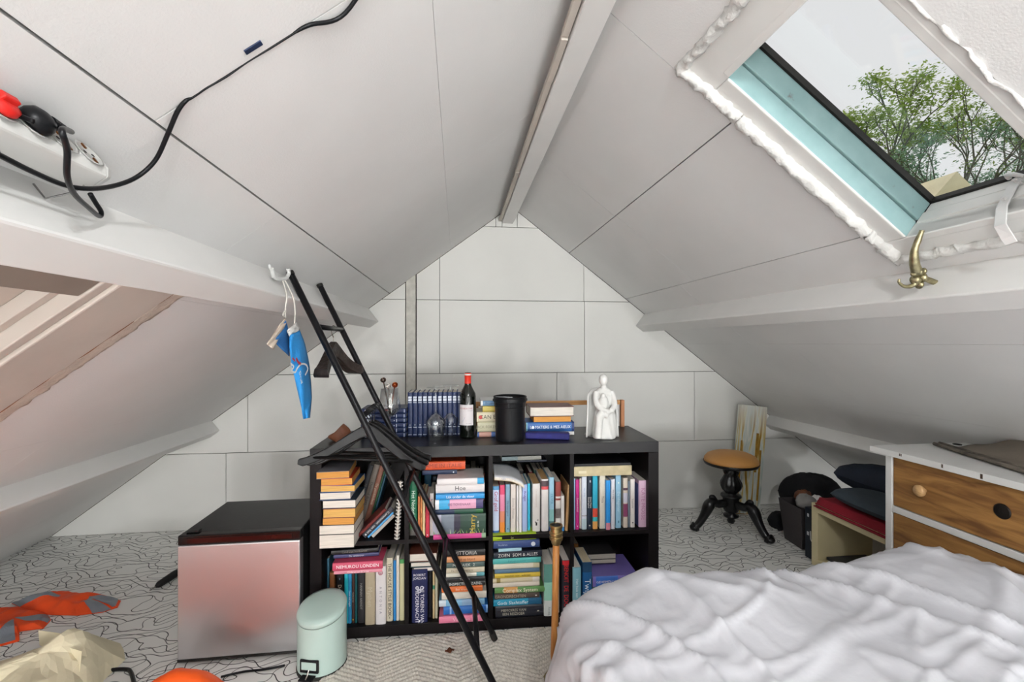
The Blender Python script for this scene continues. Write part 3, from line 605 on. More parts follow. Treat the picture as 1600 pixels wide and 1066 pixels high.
# --- upper fourth cubby
rowup('U4', ZUP, [(896.5, 899, 748, '#a9c6e6', 'sliver-thin pale blue book', {}), (899.5, 905, 750, '#c2267f', 'magenta paperback with white title', dict(txt='Zomerzotheid', tcol='#f0c9de', marks=[('o', .5, .07, .0025, '#f0d0e0')])), (905.5, 908.5, 748, '#cfc6b8', 'thin buff paperback', dict(r=.04)), (909, 917, 745, '#d3d9e4', 'ice-white book with brown rule', dict(bands=[(.25, .262, '#6b5a52'), (.0, .2, '#bcd0d6')], txt='Het diner', tcol='#8ea6c8', tsz=.4, tpos=.7)), (917.5, 925, 744, '#1f2b3c', 'ink-blue thriller with white title', dict(txt='Deon Meyer\nDood spoor', tcol='#e4e2da', tsz=.8, tpos=.5, marks=[('q', .6, .9, .005, '#d5dbe0'), ('o', .5, .07, .003, '#d7d3c8')])),
    (926, 934, 742, '#2fa9c4', 'cyan book with red bird and orange foot', dict(bands=[(0, .14, '#e0a35a'), (.22, .38, '#d8503c'), (.14, .22, '#3ab0b8')])), (937, 946, 743, '#d9d2c2', 'cream book with tan side', dict(pg='t', txt='Tirza', tcol='#6a625c', tpos=.55, tsz=.5)), (947, 954, 751, '#2a8fd6', 'vivid blue book with pink foot', dict(r=.015, bands=[(0, .14, '#d98a9a')])), (955, 961, 749, '#d6d5dc', 'white paperback with small black title', dict(r=.02, txt='Alles is weg', tcol='#5a5862', tsz=.45, tpos=.7)), (962, 970.5, 743, '#8fbad2', 'light blue book with small symbols', dict(txt='De vliegeraar', tcol='#c9e2ec', marks=[('q', .5, .12, .005, '#3f6f8c'), ('o', .5, .86, .003, '#e5ecd8')])),
    (974, 981, 747, '#d0c4b4', 'cream book with purple block', dict(bands=[(.22, .48, '#7c3a5c'), (.75, .8, '#5c3f4c'), (.5, .7, '#c8c6d4')])), (981.5, 984.5, 752, '#6f7a86', 'thin grey-blue book', {}), (985, 992, 749, '#d8d3cc', 'white paperback with black dot', dict(txt='Sneeuw', tcol='#9a938c', marks=[('o', .5, .1, .0028, '#2b2a2c')])), (998, 1010.5, 751, '#caa9be', 'thick mauve book beside the outer panel', dict(d=.15, txt='KATE MOSSE', tcol='#b07a98'))], d=.16)
mo = [o for o in bpy.data.objects if o.get('label', '').startswith('thick mauve')][0]
MB().box(-.0008, .0, .004, .149, .001, .19).build('front_cover_print', cmat('#5a6496'), mo)
bx_ = thing('magazine_file', 'cream cardboard magazine file lying across the books in upper fourth cubby', 'file box', M=BKM @ T(bk(897, 745, .01).x, .01, bk(940, 742, .03).z + .0015))
_w = bk(987, 745, .01).x - bk(897, 745, .01).x
MB().box(0, _w, 0, .003, 0, .042).build('front_edge', mat('aged_cardboard', '#bdb08e', .85, var=.15, scale=30), bx_)
MB().box(0, _w, .004, .22, 0, .038).build('body', mat('aged_cardboard', '#bdb08e', .85), bx_)
MB().box(.004, _w - .002, .006, .25, .0385, .052).build('black_cover', cmat('#17161a'), bx_)
MB().box(.02, .055, -.001, .0, .012, .024).build('label_tab', cmat('#d9d0b4'), bx_)

# --- lower third cubby
stack('L3', ZLO, [(774, 848, 18, '#20222c', 'thick ink-navy book with pale lettering block', dict(txt='MEMOIRES VAN\nEEN REIZIGER', tcol='#b9b6a6', tsz=.55, tpos=.62, marks=[('q', .5, .1, .004, '#b9b6a6')])), (771, 846, 10.5, '#1f8fb0', 'sea-blue paperback with script title', dict(txt='Gods Slachtoffer', tcol='#eaf6f8', tsz=.6, tpos=.6, bands=[(0, .28, '#1c5c80')])), (773, 843, 8.5, '#4c4039', 'brown book numbered in white', dict(txt='GRONDRECHTEN', tcol='#b8a994', tsz=.62, tpos=.65, marks=[('q', .5, .08, .004, '#f0ece4')])),
    (773, 852, 9.5, '#5f8f50', 'green and orange textbook with white script', dict(txt='Complex System', tcol='#f3ead4', tsz=.75, bands=[(.55, .82, '#c78f4a')], rz=-.02)), (770, 843, 7, '#d9cfc0', 'ragged cream map book', dict(pg='c')), (770, 843, 7, '#cfc3a4', 'cream booklet with sketched lines', dict(bands=[(0, .15, '#dcd6ca'), (.84, .92, '#8f7a3c')])), (773, 844, 7, '#d2b440', 'mustard-yellow paperback', dict(txt='Statistiek voor   iedereen', tcol='#5c4a1c', tsz=.5)), (773, 843, 6.5, '#56748c', 'dull blue paperback', {}),
    (771, 843, 8, '#d8d0bc', 'off-white book with small print', dict(bands=[(.0, .14, '#c7bf9c')])), (770, 845, 8.5, '#57b3ae', 'turquoise paperback', dict(txt='Reizen zonder', tcol='#3c8f92', tsz=.5)), (771, 847, 10, '#1c2231', 'near-black navy book with white bold title', dict(txt='ZOEN  SOM & ALLES', tcol='#e6e4de', tsz=.6, rz=.03)), (779, 815, 5, '#a9d0de', 'short pale aqua booklet', dict(rz=.06)), (771, 843, 12, '#33487c', 'blue book with white oval logo', dict(marks=[('o', .5, .14, .0095, '#dfe3ea')], txt='Studeren', tcol='#aebbd8', tsz=.3, tpos=.8)),
    (770, 838, 9.5, '#a9c41f', 'lime-green cookbook with photo cover', dict(txt='Lekker', tcol='#dbe39a', tsz=.4, rz=.02))], 'big lower third pile', r=.005, d=.15, py=905)
rowup('L3', ZLO, [(850, 866, 882, '#c9cdc8', 'thick white book marbled with sea green', dict(r=.0, soft=False, bands=[(.65, 1, '#5c8f84'), (.3, .65, '#8fc4ae')], txt='Arctis', tcol='#7f8a88', tsz=.3, tpos=.1)), (867, 874, 880, '#cfcac2', 'white book half hidden by the lamp rod', dict(r=.02)), (878.5, 890, 876, '#2a2a33', 'dark book with scarlet block capitals', dict(r=.005, txt='BENOIT  DE  DOOD', tcol='#d8282c', tsz=1.0, bands=[(.92, 1, '#c92a33')]))], d=.15)
# --- lower fourth cubby
rowup('L4', ZLO, [(895, 908, 887, '#84b9c6', 'pale aqua book with white title', dict(r=-.005, txt='Het huis aan zee', tcol='#d9ecee', tsz=.4)), (910, 925, 879, '#20609a', 'blue book with white wobbly title', dict(r=.02, txt='Twijfels', tcol='#eef3f6', tsz=.75, tpos=.4, bands=[(.8, 1, '#274a6c')], pg='c')) , (897, 904, 850, '#8a5a2c', 'brown book standing behind', dict(r=.2))], d=.15)
zt = stack('L4', ZLO, [(928, 985, 9, '#2f7a80', 'petrol-blue book'), (930, 985, 8, '#9a8a4c', 'ochre book'), (928, 980, 8, '#dcd9d0', 'white paperback', dict(txt='Italie', tcol='#5a5a58', tsz=.4)), (928, 992, 9, '#3fb8ac', 'turquoise paperback with dark title', dict(txt='GIDS: NOORD ITALIE', tcol='#1d5f66', tsz=.55)), (926, 997, 17, '#7a6cb4', 'thick violet book with blue title panel', dict(d=.2, txt='GEHEIMEN VAN HET HOF', tcol='#e8e4f2', tsz=.32, bands=[(.45, .93, '#3a6cc0')], marks=[('q', .5, .1, .006, '#4c4290')]))], 'violet-topped pile', r=.03, d=.16, py=890)
stack('L4', zt + .012, [(915, 962, 7, '#3a3436', 'paperback with grey-cream pages outward', dict(pg='g')), (912, 962, 9, '#2c2a2c', 'thick paperback with grey pages outward', dict(pg='g'))], 'pair behind violet book', fore=True, r=.12, d=.16, py=850)
# ================================================================== ON TOP OF THE BOOKCASE
ZT = BH + .0005
def top(px, py): return BKI @ atZ(px, py, BH)        # bookcase coordinates of a point standing on the top
# encyclopedia set
M_nav = '#13254f'
def ency(label, w, L):
    o = book(label, w, .205, .14, M_nav, BKM @ L, pg='w', soft=False, group='navy encyclopedia volumes')
    for z0, z1, c in [(.165, .187, '#cfd6e2'), (.157, .160, '#cfd6e2'), (.043, .0455, '#cfd6e2'), (.008, .011, '#b9c3d6')]:
        MB().box(.003, w - .003, -.0052, -.0044, z0, z1).build('spine_print', cmat(c), o)
    text('WP', .013, cmat(M_nav), o, frame((w / 2, -.0056, .176), (1, 0, 0), (0, 0, 1), (0, -1, 0)), fit=w * .8)
    MB().tube([Vector((w / 2, -.0044, .055)), Vector((w / 2, -.0052, .055))], .0022, 8).build('volume_mark', cmat('#cfd6e2'), o)
    return o
x0 = bk(637, 640, .21).x; x1 = bk(722, 640, .21).x; wv = (x1 - x0) / 11
for i in range(11):
    ency('navy encyclopedia volume, %s of the row behind the upturned glasses' % ORD[i], wv - .0008, T(x0 + i * wv, .21, ZT))
z = ZT
xs = bk(637, 660, .2).x - .006
for i in range(6):
    ency('navy encyclopedia volume, %s from bottom of flat pile beside spoon glass' % ORD[i], .0215, T(xs, .2 + .004 * (i % 2), z) @ RY(-math.pi / 2)); z += .0222
# wooden cup on a grey tin
cp = bk(630, 640, .25)
tn = tag(MB().lathe([(.016, 0), (.018, .002), (.018, .158), (.016, .16)], 20).build('storage_tin', mat('grey_tin', '#8d9299', .4, .5), smooth=False, bevel=.001), 'slim grey tin standing behind the flat navy pile', 'tin'); tn.matrix_world = BKM @ T(xs + .0255 - .004, .31, ZT)
cup = tag(MB().lathe([(.020, 0), (.0225, .003), (.0235, .04), (.0215, .04), (.0195, .006), (.0, .006)], 24, cap0=True, cap1=False).build('wooden_cup', wood_mat('amber_wood', '#b06a22', '#d0893a', .5), smooth=True), 'amber wooden cup behind the glass of spoons', 'cup'); cup.matrix_world = BKM @ T(xs + .0255 - .004, .31, ZT + .1605)
# wine glasses
def mk_glass():
    m = bpy.data.materials.new('drinking_glass'); m.use_nodes = True; nt = m.node_tree; nt.nodes.remove(nt.nodes['Principled BSDF'])
    t = nt.nodes.new('ShaderNodeBsdfTransparent'); t.inputs[0].default_value = (.96, .975, .98, 1); g = nt.nodes.new('ShaderNodeBsdfGlossy'); g.inputs['Roughness'].default_value = .02
    lw = nt.nodes.new('ShaderNodeLayerWeight'); lw.inputs[0].default_value = .5; mr = nt.nodes.new('ShaderNodeMapRange'); mr.inputs['To Min'].default_value = .07; mr.inputs['To Max'].default_value = .65
    x = nt.nodes.new('ShaderNodeMixShader'); nt.links.new(lw.outputs['Facing'], mr.inputs[0]); nt.links.new(mr.outputs[0], x.inputs[0]); nt.links.new(t.outputs[0], x.inputs[1]); nt.links.new(g.outputs[0], x.inputs[2])
    nt.links.new(x.outputs[0], nt.nodes['Material Output'].inputs[0]); return m
M_gls = mk_glass()
def wine_glass(label, M, h=.21, R=.036, bowl=.10, group=None):
    e = thing('wine_glass', label, 'glass', M=M, group=group)
    MB().lathe([(.0, .003), (.004, .004), (R * .95, .0015), (R * .95, 0), (0., 0)][::-1], 28, cap0=False, cap1=False).build('foot', M_gls, e, smooth=True)
    MB().lathe([(.005, .003), (.0036, .012), (.0034, h - bowl - .012), (.006, h - bowl)], 12, cap0=False, cap1=False).build('stem', M_gls, e, smooth=True)
    b = h - bowl; out = [(.004, b - .002), (R * .55, b + .008), (R * .98, b + .032), (R * 1.02, b + .045), (R * .9, b + .075), (R * .80, h)]
    inn = [(r_ - .0012, z_ + (.0015 if i == 0 else 0)) for i, (r_, z_) in enumerate(out)][::-1]
    MB().lathe(out + inn, 32, cap0=False, cap1=False).build('bowl', M_gls, e, smooth=True)
    return e
FL = Matrix.Rotation(math.pi, 4, 'X')
for i, (px, py, lab) in enumerate([(681, 686, 'upturned empty wine glass standing nearer the shelf edge'), (704, 680, 'upturned empty wine glass standing by the wine bottle')]):
    p = top(px, py); wine_glass(lab, BKM @ T(p.x, p.y, ZT + .2355) @ FL, .235, .044, .115, 'upturned wine glasses')
p = top(608, 676); SG = (p.x + .036, .12)
wine_glass('tall wine glass holding bottle pourers and spoons beside the hangers', BKM @ T(SG[0], SG[1], ZT), .235, .047, .125)
M_chr = mat('worn_steel', '#b5b0ab', .25, 1., var=.1); M_brz = mat('copper_bronze', '#8a4a2a', .3, 1., var=.2)
def spoon(label, a, b, m, cupr):
    e = thing('measuring_spoon', label, 'spoon', M=BKM @ T(SG[0], SG[1], ZT), group='spoons in the wine glass')
    a, b = Vector(a), Vector(b); dn = (b - a).normalized()
    MB().tube([a, a.lerp(b, .5) + Vector((.001, 0, .001)), b], [.0035, .003, .003], 8).build('handle', m, e, smooth=True)
    c = b + dn * cupr * .8
    mb = MB(); Mx = frame(c, (1, 0, 0), (0, .5, .866), (0, -.866, .5)); mb.lathe([(cupr, .001), (cupr * .9, -cupr * .4), (cupr * .5, -cupr * .75), (.001, -cupr * .85)], 16, Mx, cap0=False, cap1=False)
    mb.build('bowl', m, e, smooth=True, solid=.0015)
spoon('dark steel spoon with knobbed head rising highest from the glass', (.0, .006, .118), (-.026, .0, .262), mat('dark_steel', '#5f524b', .3, 1., var=.2), .012)
spoon('bright steel spoon in the middle of the glass', (.004, .0, .118), (-.004, -.004, .236), M_chr, .011)
spoon('copper spoon with round bowl leaning over the glass rim', (.002, -.006, .12), (.022, -.004, .24), M_brz, .0125)
tg = thing('corkscrew', 'steel corkscrew standing in the wine glass among the spoons', 'corkscrew', M=BKM @ T(SG[0], SG[1], ZT))
MB().box(.002, .012, -.010, -.002, .125, .215).build('body', M_chr, tg, bevel=.003)
MB().tube([Vector((-.004 + .0025 * math.cos(i * 1.2), -.006 + .0025 * math.sin(i * 1.2), .122 + i * .0032)) for i in range(26)], .0012, 5).build('worm', M_chr, tg)
# wine bottle
p = top(731, 684); e = thing('wine_bottle', 'dark red-wine bottle with white label and red capsule', 'bottle', M=BKM @ T(p.x, p.y, ZT))
M_bot = mat('dark_bottle_glass', '#0c100c', .06, var=0, spec=.6, coat=.3)
MB().lathe([(.030, 0), (.0365, .003), (.0375, .01), (.0375, .19), (.035, .205), (.024, .225), (.0155, .243), (.0145, .26), (.0145, .30)], 32).build('bottle_body', M_bot, e, smooth=True)
def arc(r, z0, z1, a0, a1, n=20): 
    mb = MB(); mb.grid(lambda u, v: Vector((r * math.cos(a0 + (a1 - a0) * u), r * math.sin(a0 + (a1 - a0) * u), z0 + (z1 - z0) * v)), n, 1); return mb
lb = arc(.0379, .062, .155, math.radians(-165), math.radians(-50)).build('paper_label', mat('label_paper', '#d9d3d4', .6), e, smooth=True)
MB().lathe([(.0149, .245), (.0152, .25), (.0152, .283), (.0160, .284), (.0160, .296), (.0150, .2975), (.0, .2985)], 24, cap0=False, cap1=False).build('capsule', cmat('#d2321f', .35), e, smooth=True)
MB().lathe([(.01535, .284 + .002), (.0163, .2865), (.0163, .2935), (.0155, .294)], 24, cap0=False, cap1=False).build('capsule_band', cmat('#d8cfc9'), e, smooth=True)
# the label's writing, each piece set on the curve of the glass
def onarc(a, z, r=.0383): a = math.radians(a); return frame((r * math.cos(a), r * math.sin(a), z), (-math.sin(a), math.cos(a), 0), (0, 0, 1), (math.cos(a), math.sin(a), 0))
for i, ch in enumerate('AZABACHE'): text(ch, .0105, cmat('#a3202a'), e, onarc(-148 + i * 12.3, .138), name='label_letter')
for i, ch in enumerate('RIOJA'): text(ch, .005, cmat('#3b3438'), e, onarc(-88 + i * 6.5, .128), name='label_letter')
for i, ch in enumerate('CRIANZA'): text(ch, .0045, cmat('#6a6268'), e, onarc(-100 + i * 5.5, .071), name='label_letter')
MB().tube(bez([(.0383 * math.cos(math.radians(a)), .0383 * math.sin(math.radians(a)), z_) for a, z_ in [(-128, .078), (-122, .085), (-115, .092), (-112, .099)]], 5), .0005, 5).build('label_flourish', cmat('#7a74a8'), e)
# black bucket
p = top(797, 688); e = thing('bucket', 'black plastic waste bucket with rim and white inner lip', 'bucket', M=BKM @ T(p.x, p.y + .003, ZT))
M_bkt = mat('black_plastic', '#121316', .42, var=.15, bump=.05, spec=.3)
MB().lathe([(.055, 0), (.062, .004), (.0645, .02), (.068, .150), (.0705, .152), (.0715, .172), (.0745, .173), (.0745, .190), (.0715, .192), (.069, .188), (.066, .15), (.060, .006), (0, .006)], 40, cap1=False).build('pail', M_bkt, e, smooth=True, bevel=.0008)
MB().lathe([(.070, .1915), (.0745, .1915), (.0752, .1955), (.0735, .198), (.0705, .196)], 40, cap0=False, cap1=False).build('rim', M_bkt, e, smooth=True)
for s_ in (-1, 1): MB().box(s_ * .0745 - .003, s_ * .0745 + .003, -.008, .008, .176, .186).build('ear', M_bkt, e, bevel=.001)
for a in range(-150, 0, 50): 
    aa = math.radians(a); MB().box(-.002, .002, -.0015, .0015, .152, .174, Matrix.Translation((.0725 * math.cos(aa), .0725 * math.sin(aa), 0)) @ RZ(aa)).build('rib', M_bkt, e)
MB().tube(bez([(-.066, -.012, .1955), (-.03, -.052, .199), (.004, -.066, .198)], 6), .0022, 6).build('handle_wire', cmat('#b9b9bb'), e, smooth=True)
# books behind bottle and bucket
def topstack(name, px0, r, items):
    z = ZT
    for i, it in enumerate(items):
        a, b, t, col, desc = it[:5]; k = it[5] if len(it) > 5 else {}
        z = flat(a, b, t / 333., col, z, desc, r=r, py=650, group=name, **k)
topstack('pile between bottle and bucket', 0, .16, [(746, 800, 8, '#3a5f9a', 'blue book with patterned spine under the bucket-side pile', dict(bands=[(.6, .95, '#b98a7a'), (.3, .5, '#7f95c0')])), (746, 800, 15, '#b9b497', 'sage-cream hardcover between bottle and bucket', dict(txt='JACK FOREST', tcol='#7a745c', tsz=.35, tpos=.72, soft=False)),
    (745, 802, 15, '#cfc5a8', 'cream book with cherry mark and black capitals', dict(txt='CAN ER', tcol='#2c2622', tsz=.5, tpos=.66, marks=[('o', .5, .9, .009, '#b5332a')])), (754, 800, 9, '#c4b054', 'olive-yellow and orange book above the cherry book', dict(bands=[(.3, .6, '#d98a3c')])), (751, 800, 8, '#d9dad8', 'white book with blue panel topmost between bottle and bucket', dict(bands=[(.45, .93, '#5f86a8')], txt='Brander', tcol='#1f3a54', tsz=.5, tpos=.7))])
topstack('pile between bucket and statue', 0, .17, [(824, 897, 5.5, '#dcdad6', 'thin white book at the bottom beside the statue', {}), (822, 897, 15, '#2a5fa0', 'blue book with white title beside the statue', dict(txt='LA MATIERE & MES AIEUX', tcol='#eef2f6', tsz=.5, marks=[('o', .5, .86, .007, '#e6edf4')], bands=[(0, .05, '#1c2f63'), (.97, 1, '#6fa6b8')])), (834, 892, 8.5, '#7a4a26', 'thin book with amber pages outward beside the statue', dict(fore=True, pg='o')), (828, 897, 15, '#5f2f28', 'brown hardcover with white pages outward topmost beside the statue', dict(fore=True, soft=False, pg='w'))])
# wooden strip frame at the back edge
e = thing('wooden_rack', 'plain pine rack standing along the back of the bookcase top', 'rack', M=BKM)
a = bk(742, 632, .37); b = bk(974, 632, .37); zt = bk(900, 626, .37).z
M_pine = wood_mat('pine', '#a8753f', '#c9965c', .55, 5, 0)
MB().box(a.x, b.x - .02, .36, .378, zt - .022, zt).build('rail', M_pine, e, bevel=.001)
for x in (a.x, b.x - .018): MB().box(x, x + .018, .352, .38, ZT, zt - (.0225 if x == a.x else -.001)).build('post', wood_mat('pine_post', '#9a6038', '#b87c50', .55, 5, 2), e, bevel=.001)
# blue velvet roll
e = tag(MB().box(0, .20, 0, .052, 0, .03).build('case', mat('blue_velvet', '#23236a', .7, var=.25, scale=30, bump=.3), bevel=.008, seg=3), 'dark blue oblong case lying in front of the books beside the bucket', 'case')
p = bk(822, 685, .06); e.matrix_world = BKM @ T(p.x, .10, ZT) @ RZ(math.radians(-13))
# brown leather thing behind the hangers
p = top(540, 690); e = tag(MB().grid(lambda u, v: Vector((.05 * math.cos(2 * math.pi * u) * (.3 + .7 * math.sin(math.pi * min(.98, v * .9 + .08))), .03 * math.sin(2 * math.pi * u), .055 * v * (1 + .35 * math.cos(2 * math.pi * u)))), 20, 8, True).build('leather_pouch', mat('brown_leather', '#7a4a32', .5, var=.2, bump=.3), smooth=True), 'small brown leather pouch on the bookcase end behind the hangers', 'pouch'); e.matrix_world = BKM @ T(.075, .16, ZT)

# ------------------------------------------------------------------ plaster statue
p = top(945, 686); e = thing('statue', 'white plaster statue of a seated mother holding a child before a shell', 'statue', M=BKM @ T(p.x, p.y + .02, ZT))
M_pl = mat('white_plaster', '#dddcd8', .8, var=.04, bump=.25, bscale=60.)
def skin(name, verts, edges, m, parent, root=0, sub=2):
    me = bpy.data.meshes.new(name); me.from_pydata([v[:3] for v in verts], edges, []); o = bpy.data.objects.new(name, me); COL.objects.link(o); o.parent = parent
    o.modifiers.new('k', 'SKIN'); sv = me.skin_vertices[0].data
    for i, v in enumerate(verts): sv[i].radius = (v[3], v[4] if len(v) > 4 else v[3]); sv[i].use_root = (i == root)
    md = o.modifiers.new('d', 'SUBSURF'); md.levels = sub; md.render_levels = sub; me.materials.append(m)
    o.modifiers['k'].use_smooth_shade = True
    return o
# figure, child and seat run together as one modelled lump
def ell(mb, c, r, n=20, k=12):
    c = Vector(c); mb.lathe([(math.sin(math.pi * i / k) + 1e-4, -math.cos(math.pi * i / k)) for i in range(k + 1)], n, Matrix.Translation(c) @ Matrix.Diagonal((r[0], r[1], r[2], 1)), cap0=True, cap1=True)
fg = MB()
fg.lathe([(.052, 0), (.056, .006), (.055, .03), (.050, .07), (.046, .11), (.036, .135), (.02, .145)], 40, Matrix.Translation((.006, .004, 0)) @ Matrix.Diagonal((1, .86, 1, 1)), mod=lambda a, k: 1 + .07 * math.sin(4 * a + k * .7) + .04 * math.sin(9 * a + k))
ell(fg, (.004, .006, .165), (.037, .030, .056)); ell(fg, (.004, .008, .208), (.040, .024, .024)); ell(fg, (.002, .003, .234), (.0145, .014, .02)); ell(fg, (-.001, -.003, .267), (.021, .0225, .0275))
fg.tube(bez([(-.032, .004, .212), (-.038, -.010, .175), (-.032, -.030, .148), (-.012, -.044, .135), (.006, -.05, .130)], 6), [.014] * 6 + [.0135] * 6 + [.012] * 6 + [.009] * 7, 12)
fg.tube(bez([(.038, .004, .212), (.045, -.010, .175), (.039, -.030, .148), (.018, -.046, .130), (-.004, -.052, .124)], 6), [.015] * 6 + [.0145] * 6 + [.0125] * 6 + [.0095] * 7, 12)
ell(fg, (-.008, -.028, .166), (.022, .018, .032)); ell(fg, (-.012, -.034, .197), (.0115, .0115, .0125)); ell(fg, (-.004, -.046, .112), (.015, .013, .014))
fg.tube(bez([(-.016, -.026, .118), (-.032, -.046, .100), (-.036, -.048, .055), (-.040, -.046, .010)], 6), [.019] * 7 + [.016] * 6 + [.017] * 6, 12)
o = fg.build('figure', M_pl, e, smooth=True)
md = o.modifiers.new('r', 'REMESH'); md.mode = 'VOXEL'; md.voxel_size = .0022; md.use_smooth_shade = True
md = o.modifiers.new('s', 'SMOOTH'); md.iterations = 5; md.factor = .5
def niche(u, v):
    a = math.pi * (1.02 - 1.04 * u); h = .150 + .075 * max(0, math.sin(a)) ** .6
    return Vector((-.002 + .074 * math.cos(a) * (1 - .10 * v), .012 + .045 * math.sin(a), .002 + h * v))
MB().grid(niche, 36, 14).build('shell', M_pl, e, smooth=True, solid=.007)
# ================================================================== LADDER RACK AND WHAT HANGS ON IT
M_tube = mat('black_powder_coat', '#131316', .35, .2, var=.1, spec=.35)
PA0, PA1 = Vector((-.572, 1.655, 1.462)), Vector((.149, 1.517, .022))
PB0, PB1 = Vector((-.572, 1.995, 1.462)), Vector((.149, 1.857, .022))
ld = thing('ladder_rack', 'slim black tubular ladder rack leaning on the white roof beam', 'ladder', PA1)
def child(mb, name, m, root, **k): o = mb.build(name, m, root, **k); o.matrix_parent_inverse = root.matrix_basis.inverted(); return o
for a, b in ((PA0, PA1), (PB0, PB1)):
    child(MB().tube([a, b], .0115, 14), 'rail', M_tube, ld, smooth=True, bevel=.002)
    child(MB().tube([a, a + (a - b).normalized() * .012], .0128, 12), 'end_cap', M_rub, ld)
    child(MB().tube([b + (a - b).normalized() * .02, b + Vector((.002, 0, -.0108))], .013, 12), 'foot_cap', M_rub, ld)
KR = [.125, .34, .535, .725, .885]
for k in KR: child(MB().tube([PA0.lerp(PA1, k), PB0.lerp(PB1, k)], .0095, 12), 'rung', M_tube, ld, smooth=True)
M_hang = mat('black_hanger_lacquer', '#100f0f', .36, var=.15, bump=.06, spec=.28)
def hanger(name, label, at, rz, m, group=None, W=.44, H=.12, thick=.012, bar=True, wire=None, tilt=0., wide=.026):
    """suit hanger hanging from its hook: at = point on the rung; arms along local X"""
    e = thing(name, label, 'hanger', group=group, M=Matrix.Translation(at) @ Matrix.Rotation(rz, 4, 'Z') @ Matrix.Rotation(tilt, 4, 'Y'))
    MB().tube(bez([(.016, 0, -.004), (.014, 0, .009), (.0, 0, .0165), (-.0145, 0, .006), (-.010, 0, -.016), (.0, 0, -.03), (0, 0, -.055)], 6), .0018, 8).build('hook', wire or mat('dark_wire', '#2b2a2b', .3, .9), e, smooth=True)
    # shaped arms: thick neck, dropping shoulders, wider ends
    n = 26; ring = []
    mb = MB()
    def sect(t):
        x = t * W / 2; s = abs(t); z = -.045 - H * (.62 * (.5 - .5 * math.cos(math.pi * min(1, s ** .8))) + .38 * s)
        h = wide * (1.15 - .5 * s) * (1 if s < .93 else 1 - (s - .93) * 5); y = -.030 * s * s; w = thick * (1 + 1.0 * s ** 2)
        return [(x, y - w / 2, z - h), (x, y + w / 2, z - h), (x, y + w / 2 * .8, z), (x, y - w / 2 * .8, z)]
    vs = []; fs = []
    for i in range(n + 1): vs += sect(-1 + 2 * i / n)
    for i in range(n):
        for j in range(4): fs.append((4 * i + j, 4 * i + (j + 1) % 4, 4 * i + 4 + (j + 1) % 4, 4 * i + 4 + j))
    fs += [(3, 2, 1, 0), (4 * n, 4 * n + 1, 4 * n + 2, 4 * n + 3)]
    mb.add(vs, fs).build('arms', m, e, smooth=False, bevel=.004, seg=3)
    if bar: MB().tube([(-W * .43, -.022, -.052 - H * .90), (W * .43, -.022, -.052 - H * .90)], .0055, 10).build('trouser_bar', m, e, smooth=True)
    return e
r2a, r2b = PA0.lerp(PA1, KR[1]), PB0.lerp(PB1, KR[1])
for i, (k, rz, tl, lab) in enumerate([(.44, .10, .10, 'black wooden suit hanger, frontmost in the cluster on the ladder'), (.54, .02, .04, 'black wooden suit hanger, second from the front of the cluster'), (.64, -.07, -.02, 'black wooden suit hanger, third from the front of the cluster'), (.74, -.14, .02, 'black wooden suit hanger, hindmost in the cluster on the ladder')]):
    p = r2a.lerp(r2b, k) + Vector((0, 0, .010 - .0165 + .0018)); hanger('coat_hanger', lab, p, rz, M_hang, 'black hangers on the ladder', tilt=tl, W=.45, H=.135, wide=.042)
r1 = PA0.lerp(PA1, KR[0]).lerp(PB0.lerp(PB1, KR[0]), .62) + Vector((0, 0, -.0048))
M_croc = mat('embossed_brown_leather', '#2c2420', .4, var=.35, scale=45, bump=.8, bscale=70.)
hanger('padded_hanger', 'dark brown embossed leather coat hanger on the upper rung', r1, math.radians(72), M_croc, W=.25, H=.10, thick=.034, bar=False, wire=mat('hook_wire', '#9b938c', .25, 1.), wide=.055)

# white plastic hook screwed to the beam, and the blue pennant on its cord
hk = thing('plastic_hook', 'white plastic hook fixed on the beam above the blue pennant', 'hook', LL(1.21, 1.57, -.05))
M_pw = mat('white_plastic', '#dededb', .35, var=.03)
hb = LL(1.224, 1.575, -.03)
def hp(px, py): return atX(px, py, -.556)
child(MB().tube(bez([hp(424, 419), hp(428, 432), hp(436, 436), hp(446, 435), hp(451, 428), hp(450, 420)], 6), [.006] * 31, 10), 'cradle', M_pw, hk, smooth=True)
child(MB().ribbon([hp(421, 416), hp(426, 424), hp(433, 432)], .014, .006, (1, 0, .3)), 'tab', M_pw, hk, bevel=.001)
child(MB().tube([hp(437, 435), hp(437, 435) + Vector((-.05, .0, .01))], .005, 8), 'screw_post', M_pw, hk)
pn = thing('pennant', 'bright blue cloth pennant with white band and red-white emblem on a cord', 'pennant', atX(465, 655, -.54))
XP = -.535
def pp(px, py, dx=0.): return atX(px, py, XP + dx)
M_blue = mat('blue_cloth', '#2b8fd6', .7, var=.06, bump=.25, bscale=200.); M_blue2 = mat('blue_cloth_inside', '#2a6cab', .75, var=.06, bump=.2, bscale=200.)
M_wc = mat('white_cloth', '#dedcd8', .8, var=.03, bump=.2, bscale=150.); M_cord = mat('white_cord', '#d8d3ca', .8)
def cloth(name, Lp, Rp, m, root, dx=0., bulge=.012, n=14, w=8):
    """strip of cloth between two edges given as picture points on the pennant's hanging plane"""
    def along(P, v):
        t = v * (len(P) - 1); i = min(int(t), len(P) - 2); f = t - i
        return (P[i][0] + (P[i + 1][0] - P[i][0]) * f, P[i][1] + (P[i + 1][1] - P[i][1]) * f)
    def fn(u, v):
        a, b = along(Lp, v), along(Rp, v); x, y = a[0] + (b[0] - a[0]) * u, a[1] + (b[1] - a[1]) * u
        return pp(x, y, dx + bulge * math.sin(u * math.pi) + .004 * math.sin(u * 7 + v * 9))
    return child(MB().grid(fn, w, n), name, m, root, smooth=True, solid=.0022)
